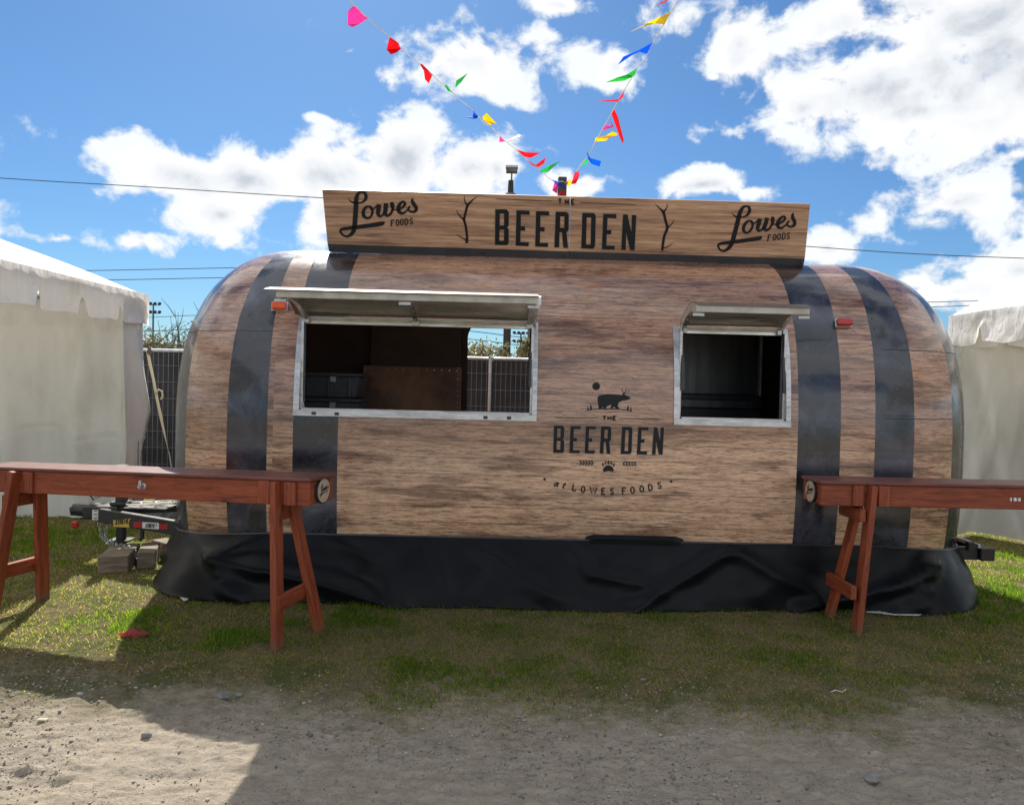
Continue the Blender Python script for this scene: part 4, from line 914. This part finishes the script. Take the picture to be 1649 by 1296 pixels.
# ------------------------------------------------------------------ sawhorse bars
def sawhorse(label, O, e1, zt, slope, legs, badge_logo, L=2.44, mirror=1, bolt=None, clasp=None):
    """O: ground point under the middle of the badge end, e1: unit vector along the beam away from the badge"""
    root = thing('sawhorse_bar', label, 'bar table', (O[0], O[1], 0), 0, 'red stained sawhorse bars')
    e1 = Vector((*e1, 0)).normalized(); n = Vector((0, 0, 1)).cross(e1); n = n if n.y > 0 else -n
    P = lambda s, a, z: e1*s+n*a+Vector((0, 0, z))
    Z = lambda s: zt-slope*s
    HW, BH = .145, .142
    board('top_board', P(-.012, 0, Z(0)-.010), P(L+.012, 0, Z(L)-.010), HW*2+.03, .020, TOPRED, root)
    for a in (-1, 1): board('side_board', P(0, a*(HW-.019), Z(0)-.0215-BH/2), P(L, a*(HW-.019), Z(L)-.0215-BH/2), .038, BH, RED, root)
    board('end_board', P(.022, -HW+.042, Z(0)-.0215-BH/2), P(.022, HW-.042, Z(0)-.0215-BH/2), .036, BH-.01, RED, root)
    for s, lg in legs:
        zb = Z(s)-.0225-BH
        for a0, z0, a1, sp, out in lg:      # a0,z0 at the top; a1 at the foot; sp splay along the beam
            A, Bq = P(s, a0, z0 if z0 else Z(s)-.022), P(s+sp, a1, -.012)
            d = (Bq-A).normalized(); board('leg', A, Bq, .038, .089, RED, root, up=tuple((n-d*n.dot(d)).normalized()))
        for ds in (-.085, .085):
            board('block', P(s+ds, -HW-.0105, Z(s)-.024), P(s+ds, -HW-.0105, zb+.004), .075, .019, RED, root, up=tuple(n))
        sp_m = lg[1][3]
        zu = zb-.055; f = (Z(s)-zu)/Z(s)
        board('upper_brace', P(s+sp_m*f+.042*mirror, -.19, zu), P(s+sp_m*f+.042*mirror, .13, zu), .038, .085, RED, root)
        zl = .27; f = (Z(s)-zl)/Z(s)
        board('lower_brace', P(s+sp_m*f+.046*mirror, -.215, zl), P(s+sp_m*f+.046*mirror, .175, zl), .038, .089, RED, root)
    # badge on the end board
    bd = thing_part('end_badge', root)
    c = P(-.0, 0, Z(0)-.0215-BH/2+.004); ex = n*(1 if mirror > 0 else -1)
    if badge_logo < 0: ex = -ex
    ring = [c+ex*cos(t)*.082+Vector((0, 0, sin(t)*.078)) for t in np.linspace(0, 2*pi, 33)[:-1]]
    B().prism(ring, -e1*.014).build('badge_rim', STEEL, bd)
    ring = [c-e1*.016+ex*cos(t)*.073+Vector((0, 0, sin(t)*.070)) for t in np.linspace(0, 2*pi, 33)[:-1]]
    B().prism(ring, e1*.004).build('badge_face', BADGE, bd)
    k = .108/1310
    f = lambda x, y: c-e1*.018+ex*((x-815)*k)+Vector((0, 0, -(y-560)*k*1.15))
    script_logo(f, lambda x, y: (x, y), 1.15, bd, 'script_lettering')
    a = B()
    for i, ch in enumerate('FOODS'): glyph(a, f, ch, 1040+i*76, 715-i*8, 100, 70, 22, -.1, .15)
    a.build('small_lettering', INK, bd)
    if bolt is not None:
        p = P(bolt, -HW-.002, Z(bolt)-.085); b = B().ball(p, .022, 8, (1, .6, 1)); b.tube([p, p-n*.045], .010, 8); b.box(p-n*.03+Vector((0, 0, .012)), (.016, .016, .05)); b.build('bolt', GALV, root)
    if clasp is not None:
        p = P(clasp, -HW-.004, Z(clasp)-.095)
        for dx, wd in ((-.028, .012), (0, .022), (.028, .020)): B().box(p+e1*dx, (wd*.75, .012, .022)).build('clasp_plate', WHITE, root)
    return root
EL1 = (-.966, .258)
OL = Vector((-1.065, 4.66, 0))
sawhorse('red stained sawhorse bar left of the serving window, its round badge on the right end', OL, EL1, 1.006, .021,
         ((.205, ((-.168, 0, -.20, -.045, 0), (.02, .83, .175, -.12, 0))), (2.08, ((-.168, 0, -.20, .155, 0), (.02, .80, .175, .125, 0)))), 1, bolt=1.13)
ORX = at_y(1322, 790, 5.08).x
sawhorse('red stained sawhorse bar at right of the trailer, round badge on its left end', Vector((ORX, 5.225, 0)), (1, .012), .995, 0.0,
         ((.33, ((-.168, 0, -.175, -.075, 0), (.02, .82, .185, -.10, 0))), (2.05, ((-.168, 0, -.19, .1, 0), (.02, .82, .185, .1, 0)))), 1, mirror=-1, clasp=1.30)

# ------------------------------------------------------------------ canopy tents
def tent(label, x0, x1, y0, y1, side, seed, wall_x):
    """side: the long side next to the trailer (+1 its right, -1 its left)"""
    xs_ = x1 if side > 0 else x0
    root = thing('canopy_tent', label, 'tent', (xs_, y1, 0), 0, 'white frame tents beside the trailer')
    off = Vector((xs_, y1, 0)); E = 2.42; cx, cy, pk = (x0+x1)/2, (y0+y1)/2, 3.86 if side > 0 else 4.2
    V = []; F = []; N = 26
    edges = [((x0, y0), (x1, y0)), ((x1, y0), (x1, y1)), ((x1, y1), (x0, y1)), ((x0, y1), (x0, y0))]
    for a, b in edges:
        k = len(V)
        for i in range(N+1):
            for j in range(N+1):
                u = i/N; v = j/N; p = Vector((a[0]+(b[0]-a[0])*u, a[1]+(b[1]-a[1])*u, E)).lerp(Vector((cx, cy, pk)), v)
                sag = .10*sin(pi*v)*(1-.4*abs(2*u-1)); puck = (float(fbm(u*13+seed, v*5, 3, seed))-.5)*.075*(1-v)**2*min(1, v*9)
                V.append(p-Vector((0, 0, sag-puck))-off)
        F += [(k+i*(N+1)+j, k+(i+1)*(N+1)+j, k+(i+1)*(N+1)+j+1, k+i*(N+1)+j+1) for i in range(N) for j in range(N)]
    mesh('roof', V, F, ROOFCLOTH, root, smooth=True)
    # valance with slits, on all four sides
    for a, b in edges:
        A, Bq = Vector((*a, 0)), Vector((*b, 0)); Lh = (Bq-A).length; d = (Bq-A)/Lh; nn = Vector((d.y, -d.x, 0)); V = []; F = []
        st = .03; n_ = int(Lh/st)
        rev = (Bq-Vector((xs_, y1, 0))).length < .1
        for i in range(n_+1):
            s = i*Lh/n_; q = Lh-s if rev else s
            ph = (q-1.32) % .72; ph = min(ph, .72-ph)
            notch = math.sqrt(max(0, 1-(ph/.058)**2))*.155 if q > .4 else 0
            bot = .315-.02*abs(sin(pi*((q-1.32) % .72)/.72))*0+.012*sin(q*9+seed)-notch+.02*(1-abs(2*(((q-1.32) % .72)/.72)-1))
            for j in range(7):
                t = j/6; w_ = (float(fbm(s*3.2+seed, t*2, 3, seed+3))-.5)*.10*(t+.12)+.012+(float(fbm(s*11+seed, t*3.5+s*2, 3, seed+9))-.5)*.022
                z = E+.012-bot*t
                V.append(A+d*s+nn*w_+Vector((0, 0, z))-off)
        F = [(i*7+j, i*7+j+1, (i+1)*7+j+1, (i+1)*7+j) for i in range(n_) for j in range(6)]
        mesh('valance', V, F, ROOFCLOTH, root, smooth=True)
    # hung back wall with folds, turning the corner next to the trailer
    path = []
    ret = .50 if side > 0 else .06
    for s in np.arange(0, ret, .03): path.append((Vector((xs_-side*(.03+.05*sin(s*7)), y1-ret+s-.03, 0)), Vector((side, 0, 0))))
    Lw = abs(wall_x-xs_)
    for s in np.arange(0.0, Lw, .035): path.append((Vector((xs_-side*(.03+s), y1-.03, 0)), Vector((0, -1, 0))))
    V = []; R_ = 26
    for i, (p, n) in enumerate(path):
        s = i*.035
        for j in range(R_+1):
            t = j/R_; z = E-.03-(E-.045)*t
            fold = (float(fbm(s*2.2+seed+t*(.9 if side < 0 else .25), t*.7, 3, seed+7))-.5)
            o = fold*(.75 if side < 0 else .34)*min(1, .15+t*1.3)+.05*sin(s*8+seed+t*2.2)*t*(.6 if side > 0 else 1)
            for sc_, kx, am in ((.55, .55, .09), (.78, -.12, .07), (1.25, .1, .05), (1.75, .0, .03), (2.1, -.2, .06), (2.75, .0, .03)):
                o += am*max(0, 1-abs(s-sc_-kx*(t-.5))/.13)*sstep(t, .05, .5)
            if side > 0: o -= .035*max(0, 1-abs(s-ret-.02)/.10)
            V.append(p+n*o+Vector((0, 0, z+(.025*sin(s*2.3) if j == R_ else 0)))-off)
    F = [(i*(R_+1)+j, i*(R_+1)+j+1, (i+1)*(R_+1)+j+1, (i+1)*(R_+1)+j) for i in range(len(path)-1) for j in range(R_)]
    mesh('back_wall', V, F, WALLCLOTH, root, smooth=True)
    for x in (x0+.06, x1-.06):
        for y in (y0+.06, y1-.10): B().tube([Vector((x, y, 0))-off, Vector((x, y, E))-off], .030, 10).build('pole', GALV, root, smooth=True)
    for a, b in edges:
        i_ = Vector((cx, cy, 0)); A = Vector((*a, E-.03)); Bq = Vector((*b, E-.03)); A += (Vector((cx, cy, A.z))-A).normalized()*.08; Bq += (Vector((cx, cy, Bq.z))-Bq).normalized()*.08
        B().tube([A-off, Bq-off], .025, 8).build('eave_rail', GALV, root, smooth=True)
        B().tube([A-off, Vector((cx, cy, pk-.10))-off], .025, 8).build('hip_rafter', GALV, root, smooth=True)
    return root
tent('white frame tent left of the trailer, slit valance and folded back wall', -9.94, -3.84, 2.30, 8.45, 1, 3, -9.9)
tent('white frame tent right of the trailer, its back wall hanging in slanted folds', 4.86, 7.96, 2.30, 8.42, -1, 11, 7.9)
wb = thing('wooden_board', 'tall brown wooden board standing inside the right tent', 'board', (5.80, 8.02, 0))
B().lohi((-.17, -.02, 0), (.22, .02, 1.74)).build('panel', OLDWOOD, wb, bevel=.02); B().lohi((-.17, .021, .3), (.22, .06, .4)).build('batten', OLDWOOD, wb)

# tie-down strap at the left tent's corner
Y_ = 8.30
st = thing('tie_down_strap', 'cream webbing strap slanting from the left tent corner to the ground', 'strap', tuple(at_z(290, 838)))
so_ = Vector(st.location); b = B()
pts = [(237, 563, .03), (241, 585, .030), (247, 612, .028), (252, 640, .034), (258, 668, .058), (265, 700, .070), (270, 722, .055), (272, 728, .02)]
q = [(at_y(px, py, Y_), wd) for px, py, wd in pts]; v = []
for i, (p, wd) in enumerate(q):
    a = Vector((cos(.3*i), sin(.3*i)*.3, .18))*wd*.5; v += [p+a-so_, p-a-so_]
b.add(v+[p+Vector((0, .006, 0)) for p in v], [(2*i, 2*i+1, 2*i+3, 2*i+2) for i in range(len(q)-1)]+[(16+2*i, 18+2*i, 19+2*i, 17+2*i) for i in range(len(q)-1)])
b.build('webbing', STRAP, st)
B().tube([at_y(272, 727, Y_)-so_, at_y(277, 760, Y_)-so_, Vector((0, 0, .01))], .006, 6).build('cord', STRAP, st)
B().tube([at_y(px, py, Y_)-so_ for px, py in ((250, 636), (255, 627), (261, 630), (262, 638), (259, 643))], .010, 6).build('loose_loop', STRAP, st)
b = B()
for i in range(16): b.ball(at_y(238+random.uniform(-3, 4), 561+random.uniform(-8, 7), Y_)-so_, random.uniform(.012, .028), 6)
b.build('knot', OLDWOOD, st)['kind'] = 'stuff'; B().tube([at_y(233, 532, Y_)-so_, at_y(237, 560, Y_)-so_], .008, 6).build('cord', STRAP, st)

# ------------------------------------------------------------------ fence behind
def fence(xa, xb, label, both=False):
    yf = 9.4; r = thing('fence_panel', label, 'fence', ((xa+xb)/2, yf, 0), 0, 'screened wire fence panels'); x1 = (xb-xa)/2-.025; x0 = -x1 if both else -(xb-xa)/2+.003; H = 1.875
    for x in (x0, x1)[0 if both else 1:]: B().tube([(x, 0, 0), (x, 0, H)], .021, 8).build('upright', GALV, r, smooth=True)
    for z in (H-.01, .12): B().tube([(x0+.022, 0, z), (x1-.022, 0, z)], .021, 8).build('rail', GALV, r, smooth=True)
    b = B()
    for x in np.arange(x0+.05, x1-.03, .0605): b.beam((x, -.004, .14), (x, -.004, H-.03), .0042, .0042, (0, 1, 0))
    for z in np.arange(.30, H-.06, .198): b.beam((x0+.022, .003, z), (x1-.022, .003, z), .0042, .0042)
    o = b.build('wire_mesh', FWIRE, r); o['kind'] = 'stuff'
    V = []; nX, nZ = 60, 30
    for i in range(nX+1):
        for j in range(nZ+1):
            x = x0+(x1-x0)*i/nX; z = .10+(H-.13)*j/nZ; V.append((x, .045+(float(fbm((x+xa)*1.6, z*5, 3, 77))-.5)*.05*sstep(H-.05-z, 0, .25), z))
    mesh('screen', V, [(i*(nZ+1)+j, (i+1)*(nZ+1)+j, (i+1)*(nZ+1)+j+1, i*(nZ+1)+j+1) for i in range(nX) for j in range(nZ)], SCREEN, r, smooth=True)
    for x in (x0, x1): B().lohi((x-.04, -.3, 0), (x+.04, .3, .06)).build('foot', GALV, r)
fence(-5.90, -3.01, 'black screened wire fence panel between the left tent and the trailer', True)
fence(-3.02, -.12, 'black screened wire fence panel left of the upright seen through the long window')
fence(-.125, 2.78, 'black screened wire fence panel right of the upright seen through the long window')

# ------------------------------------------------------------------ plants behind the fence
LEAFO = leaf_mat('olive_leaves', (.125, .118, .062)); LEAFY = leaf_mat('yellow_green_leaves', (.20, .17, .06)); LEAFD = leaf_mat('dark_leaves', (.07, .075, .04))
def shrub(name, label, x, y, w, h, n, m, seed, twigs=14, tw_h=0., leaf=.045, cat='shrub', dens=1.0):
    r = np.random.default_rng(seed); root = thing(name, label, cat, (x, y, 0))
    b = B()
    for i in range(twigs):
        a = r.uniform(0, 2*pi); s = r.uniform(.1, .9); top = Vector((cos(a)*w*.5*s, sin(a)*w*.3*s, h*r.uniform(.75, 1.0)+tw_h*r.random()))
        mid = top*.5+Vector((r.uniform(-.15, .15), r.uniform(-.1, .1), 0)); P = [Vector((cos(a)*.06, sin(a)*.06, 0)), mid, top]
        b.tube(P, [.035, .018, .004], 5)
        for k in range(5):
            t = r.uniform(.4, .95); p = mid.lerp(top, (t-.4)/.6); e = p+Vector((r.uniform(-.4, .4), r.uniform(-.2, .2), r.uniform(.15, .5)))*(.5+.5*tw_h)
            b.tube([p, p.lerp(e, .5)+Vector((r.uniform(-.05, .05), 0, .03)), e], [.010, .007, .003], 4)
    b.build('trunk', BARK, root)
    k = max(10, n//60); ca_ = r.uniform(0, 2*pi, k); cr = np.sqrt(r.random(k)); cz = h*(.25+.72*r.random(k))
    prof_ = np.sqrt(np.clip(1-((cz/h-.45)/.62)**2, .05, 1)); cc = np.stack([np.cos(ca_)*cr*w*.5*prof_, np.sin(ca_)*cr*w*.35*prof_, cz], -1)
    idx = r.integers(0, k, n); c = cc[idx]+r.normal(0, .5, (n, 3))*np.array([.24, .2, .2])*min(1, w/2)
    u = r.normal(size=(n, 3)); u /= np.linalg.norm(u, axis=1)[:, None]; v = np.cross(u, r.normal(size=(n, 3))); v /= np.linalg.norm(v, axis=1)[:, None]
    s = leaf*r.uniform(.6, 1.3, n)[:, None]
    V = np.stack([c-u*s, c+v*s*.42, c+u*s, c-v*s*.42], 1).reshape(-1, 3); kk = (np.arange(n)*4)[:, None]; Fc = np.concatenate([kk+[0, 1, 2], kk+[0, 2, 3]], 1).reshape(-1, 3)
    o = tri_soup('crown', V, Fc, m, np.repeat(np.clip(r.normal(.5, .25, n), 0, 1), 4)); o.parent = root
    return root
shrub('shrub', 'olive shrub above the fence between the left tent and the trailer', -6.10, 14.0, 2.6, 2.3, 5500, LEAFO, 1, leaf=.04)
shrub('shrub', 'darker shrub close to the left edge of the trailer behind the fence', -5.35, 15.2, 1.5, 2.6, 3600, LEAFD, 2, leaf=.04)
shrub('bare_tree', 'thin bare branched tree rising over the shrub left of the trailer', -6.9, 17.0, 2.6, 2.6, 260, LEAFY, 3, twigs=26, tw_h=.75, leaf=.035, cat='tree')
shrub('shrub', 'yellow green shrub left of the utility pole through the long window', -.42, 14.0, 1.7, 2.22, 9000, LEAFY, 4, leaf=.036, tw_h=.3)
shrub('shrub', 'yellow green shrub right of the utility pole through the long window', .66, 14.0, .95, 2.45, 7000, LEAFY, 5, leaf=.036, tw_h=.25)

# ------------------------------------------------------------------ poles, wires and far buildings
p = at_y(822.5, 300, 30); up = thing('utility_pole', 'thick dark wooden pole with a lamp head rising behind the trailer', 'pole', (p.x, 30, 0))
zt_ = at_y(824, 291, 30).z
B().tube([(0, 0, 0), (0, 0, zt_-.55)], [.155, .13], 12).build('shaft', POLEW, up, smooth=True); B().tube([(0, 0, zt_-.65), (0, 0, zt_-.5)], [.22, .20], 12).build('collar', POLEG, up, smooth=True)
B().tube([(0, 0, zt_-.5), (0, 0, zt_)], [.12, .10], 10).build('transformer', POLEW, up, smooth=True)
zc = at_y(825, 268, 30).z; B().tube([(.02, 0, zt_), (.03, 0, zc-.2)], .03, 8).build('stem', POLEG, up)
B().lohi((-.19, -.15, zc-.24), (.24, .15, zc-.08)).build('lamp_head', POLEG, up); B().lohi((-.21, -.17, zc-.079), (.26, .17, zc)).build('lamp_cap', GALV, up)
p = at_y(852.5, 560, 55); u2 = thing('utility_pole', 'grey pole farther off beside the yellow green shrub through the window', 'pole', (p.x, 55, 0)); B().tube([(0, 0, 0), (0, 0, 8.2)], [.18, .15], 10).build('shaft', POLEG, u2, smooth=True)
B().beam((-1.0, 0, 7.6), (1.0, 0, 7.6), .1, .12).build('crossarm', POLEW, u2)
def flood(px, py, y, label):
    p = at_y(px, py, y); r = thing('floodlight_pole', label, 'light pole', (p.x, y, 0)); B().tube([(0, 0, 0), (0, 0, p.z)], [.16, .09], 8).build('shaft', POLEG, r)
    for dz in (-.15, -1.1): 
        B().beam((-.8, 0, p.z+dz), (.8, 0, p.z+dz), .08, .08).build('crossarm', POLEG, r)
        for x in (-.78, -.26, .26, .78): B().ball((x, -.15, p.z+dz+.16), .22, 8, (1, .7, .8)).build('lamp', POLEW, r)
flood(247, 489, 90, 'far floodlight pole between the left tent and the trailer'); flood(839, 536, 90, 'far floodlight pole seen through the long window')
p0, p1 = at_y(836, 559, 40), at_y(900, 559, 40); bb = thing('brick_building', 'brown brick building corner seen through the long window', 'building', (p0.x, 40, 0))
B().lohi((0, 0, 0), (5, 6, p0.z-.12)).build('wall', BRICK, bb); B().lohi((-.06, -.06, p0.z-.119), (5.06, 6.06, p0.z)).build('parapet', POLEG, bb)
p0 = at_y(232, 541, 45); sh = thing('shed', 'low grey shed roof over the fence left of the trailer', 'shed', (p0.x-1, 45, 0)); zr = p0.z
B().lohi((-1, 0, 0), (4.5, 5, zr-.5)).build('wall', POLEG, sh); B().prism([(-1.3, -.3, zr-.5), (4.8, -.3, zr-.75), (4.8, -.3, zr-.62), (-1.3, -.3, zr)], (0, 5.6, 0)).build('roof', POLEG, sh)
def wire(label, pts, y, r=.016):
    q = [at_y(px, py, y) for px, py in pts]; o = B().tube(catmull([tuple(v) for v in q], 8), r, 5).build('power_line', WIREM, None, smooth=True); tag(o, label, 'cable', 'overhead cables')
wire('single cable crossing the sky from the left edge to the sign', [(-700, 235), (-300, 264), (0, 287), (250, 302), (520, 319), (700, 326)], 26, .014)
wire('single cable crossing the sky from the sign to the right edge', [(1150, 385), (1300, 397), (1475, 409), (1649, 416), (1900, 424), (2300, 430)], 26, .014)
wire('upper cable of the pair above the left tent roof', [(-400, 432), (0, 437), (135, 436), (390, 431), (700, 424), (900, 420)], 40, .018)
wire('lower cable of the pair above the left tent roof', [(-400, 446), (0, 452), (165, 451), (370, 447), (700, 440), (900, 436)], 40, .018)
wire('cable low over the shrub left of the trailer, upper', [(-100, 522), (240, 511), (310, 508), (600, 500)], 60, .022)
wire('cable low over the shrub left of the trailer, lower', [(-100, 541), (240, 533), (310, 530), (600, 522)], 60, .03)
wire('upper cable above the right tent roof', [(1300, 491), (1480, 487), (1600, 484), (1800, 480), (2100, 470)], 40, .018)
wire('lower cable above the right tent roof', [(1300, 500), (1480, 495), (1600, 491), (1800, 486), (2100, 476)], 40, .018)
wire('upper cable seen through the long window', [(600, 520), (755, 533), (820, 541), (875, 547), (1000, 560)], 32, .016)
wire('lower cable seen through the long window', [(600, 530), (755, 546), (820, 554), (875, 560), (1000, 572)], 32, .016)

# ------------------------------------------------------------------ bunting
cA = lambda X, Y: (530+X/4.985, Y/4.985)
cB = lambda X, Y: (800+X/3.927, Y/3.927)
def depth(py): return 6.55-1.95*(300-min(py, 300))/300
def d3(px, py, dy=0.): return at_y(px, py, depth(py)+dy)
def bunting(label, cord, flags):
    root = thing('bunting_string', label, 'bunting', tuple(d3(*cord[0])), 0, 'pennant strings tied to the post on the roof'); o = Vector(root.location)
    B().tube(catmull([tuple(d3(*q)-o) for q in cord], 4), .0032, 5).build('cord', CORD, root, smooth=True)
    for col, cc, poly in flags:
        q = [cc(*p) for p in poly]; cxm = sum(p[0] for p in q)/len(q)
        # subdivide the outline's fill so the cloth can curl
        v = [d3(px, py, .05*sin((px-cxm)*.55+len(poly))+random.uniform(-.02, .02))-o for px, py in q]
        tri = tessellate_polygon([[Vector((a, -b_, 0)) for a, b_ in q]])
        bm = bmesh.new(); vv = [bm.verts.new(p) for p in v]
        for t in tri:
            try: bm.faces.new([vv[i] for i in t])
            except ValueError: pass
        bmesh.ops.recalc_face_normals(bm, faces=bm.faces)
        bmesh.ops.solidify(bm, geom=bm.faces[:], thickness=.0015)
        me = bpy.data.meshes.new('pennant'); bm.to_mesh(me); bm.free(); link('pennant', me, FLAG[col], root)
bunting('bunting string rising to the left with pink, red, green and blue pennants',
        [cB(425, 1150), cB(340, 1135), cB(275, 1075), cB(190, 1010), cB(120, 945), cA(1420, 1140), cA(1370, 1090), cA(1310, 1030), cA(1240, 985), cA(1195, 930), cA(1110, 850), cA(1035, 790), cA(990, 745), cA(915, 685), cA(830, 605), cA(720, 505), cA(640, 445), cA(550, 360), cA(490, 300), cA(310, 150), cA(205, 45), cA(120, -40), cA(-200, -380)],
        [('pink', cA, ((150, 95), (185, 55), (220, 55), (265, 102), (310, 150), (250, 192), (185, 220), (150, 200))), ('red', cA, ((490, 300), (555, 345), (580, 390), (540, 425), (495, 440), (462, 400), (480, 320))),
         ('red', cA, ((720, 505), (745, 515), (832, 600), (800, 672), (770, 640), (760, 570))), ('green', cA, ((925, 685), (945, 685), (990, 740), (955, 735))), ('green', cA, ((1012, 705), (1020, 650), (1110, 590), (1060, 660))),
         ('blue', cA, ((1105, 855), (1165, 895), (1195, 930), (1185, 950), (1160, 957), (1090, 938), (1150, 935), (1160, 905))), ('yellow', cA, ((1232, 935), (1265, 908), (1345, 995), (1310, 990), (1295, 1008), (1235, 960))),
         ('pink', cA, ((1365, 1142), (1370, 1090), (1420, 1138))), ('rose', cA, ((1430, 1135), (1525, 1083), (1535, 1090), (1440, 1140))),
         ('red', cB, ((120, 945), (180, 965), (275, 968), (215, 1000), (175, 992))), ('red', cB, ((190, 1015), (245, 1045), (310, 995), (300, 1035), (265, 1058), (225, 1048))), ('green', cB, ((272, 1080), (340, 1045), (402, 1018), (320, 1090), (285, 1093))),
         ('blue', cB, ((335, 1132), (400, 1158), (440, 1188), (420, 1202), (380, 1165))), ('pink', cB, ((350, 1205), (365, 1155), (388, 1165), (380, 1225)))])
bunting('bunting string rising steeply to the right with yellow, blue, green and red pennants',
        [cB(425, 1165), cB(480, 1120), cB(527, 1048), cB(575, 990), cB(620, 900), cB(690, 780), cB(740, 688), cB(770, 632), cB(805, 575), cB(890, 430), cB(940, 365), cB(990, 265), cB(1100, 80), cB(1145, 5), cB(1185, -70), cB(1350, -390)],
        [('yellow', cB, ((438, 1150), (492, 1135), (450, 1185))), ('rose', cB, ((470, 1165), (495, 1090), (520, 1083), (523, 1110), (500, 1162))), ('red', cB, ((385, 1232), (442, 1178), (436, 1232))),
         ('green', cB, ((527, 1048), (575, 1005), (582, 1025), (540, 1046))), ('blue', cB, ((570, 960), (590, 1000), (660, 1020), (650, 1055), (600, 1037), (575, 1000))),
         ('yellow', cB, ((620, 895), (625, 870), (690, 860), (730, 833), (767, 846), (755, 860), (715, 868), (690, 890))), ('pink', cB, ((663, 826), (690, 790), (728, 798), (718, 765), (738, 795), (730, 806))),
         ('red', cB, ((725, 720), (740, 686), (765, 740), (803, 890), (795, 908), (770, 850))), ('rose', cB, ((615, 630), (690, 634), (770, 628), (808, 570), (797, 615), (765, 645), (690, 642))),
         ('green', cB, ((690, 522), (750, 495), (820, 475), (888, 432), (870, 480), (810, 510))), ('blue', cB, ((765, 412), (800, 360), (860, 335), (900, 318), (985, 270), (950, 343), (900, 327), (860, 347))),
         ('yellow', cB, ((848, 203), (950, 150), (1040, 105), (1100, 75), (1060, 157), (1000, 150), (920, 172))), ('rose', cB, ((1010, 30), (1075, 0), (1105, -14), (1050, 25)))])

# ------------------------------------------------------------------ small things on the ground
def timber(label, c, d, rz):
    o = B().box((0, 0, 0), d).build('timber_block', OLDWOOD, None, bevel=.006, loc=c); o.rotation_euler = (0, 0, rz); return tag(o, label, 'timber', 'timber offcuts under the hitch jack')
timber('weathered timber block under the jack foot, left one of the front pair', (-3.10, 6.38, .070), (.22, .48, .14), .25)
timber('weathered timber block with a sunlit cut end, right one of the front pair', (-2.925, 6.52, .069), (.14, .40, .138), .33)
timber('weathered timber block behind the others beside the hitch chain', (-2.93, 6.86, .060), (.14, .24, .12), .9)
b = B().tube([(.014*t-.06+(.16-.006*t)*cos(t), (.105-.004*t)*sin(t), .010+.006*(t/6.28)+.004*sin(3*t)) for t in np.linspace(0, 6.28*4, 110)]+[(.40, .02, .01), (.48, .06, -.02)], .0075, 6)
cb = tag(b.build('coiled_cable', CORD, None, smooth=True, loc=(-3.03, 6.66, .462)), 'pale coiled cable lying on the black hitch tongue', 'cable')
pl_ = B().lohi((-3.19, 6.545, .4445), (-2.80, 6.78, .4555)).build('coil_shelf', STEEL, tg)
V = []; nU = 22
for i in range(nU+1):
    for j in range(nU+1):
        u, v = i/nU*2-1, j/nU*2-1; r_ = max(0, 1-(u*u+v*v)); V.append((u*.62, v*.40, .34*r_**.7*(.55+.9*float(fbm(u*2+3, v*2, 4, 91)))+.005))
tb = mesh('tarpaulin', V, [(i*(nU+1)+j, (i+1)*(nU+1)+j, (i+1)*(nU+1)+j+1, i*(nU+1)+j+1) for i in range(nU) for j in range(nU)], TARP, None, smooth=False, loc=(-3.42, 9.0, 0))
tag(tb, 'heap of grey tarpaulin behind the hitch, by the fence', 'tarpaulin')
rg = at_z(213, 1020, .02); V = []
for i in range(13):
    for j in range(7):
        u, v = i/12, j/6; V.append(((u-.5)*.155+.014*sin(9*v+u*5), (v-.5)*.10*(1-.5*abs(2*u-1))+.012*sin(u*17), .006+.050*float(fbm(u*7, v*5, 3, 12))*(1-abs(2*u-1)*.5)*(1-.7*abs(2*v-1))))
rgo = mesh('cloth_scrap', V, [(i*7+j, (i+1)*7+j, (i+1)*7+j+1, i*7+j+1) for i in range(12) for j in range(6)], RAGM, None, loc=(rg.x, rg.y, float(ground_h(rg.x, rg.y))+.008))
rgo.rotation_euler = (0, 0, .25); tag(rgo, 'bright pinkish red cloth scrap lying on the sunlit grass', 'cloth')
tw = at_z(1350, 1113, .01); tag(B().tube([(-.04, 0, .01), (-.01, .01, .016), (.02, -.005, .012), (.045, .012, .02)], .0025, 5).build('twig', WHITE, None, loc=(tw.x, tw.y, float(ground_h(tw.x, tw.y)))), 'small white plastic strip on the shaded grass at right', 'litter')
tw = at_z(172, 895+262, .01); tag(B().box((0, 0, .006), (.045, .02, .006)).build('wood_chip', STRAP, None, loc=(-2.05, 3.52, float(ground_h(-2.05, 3.52)))), 'pale chip lying on the sunlit dirt at left', 'litter')
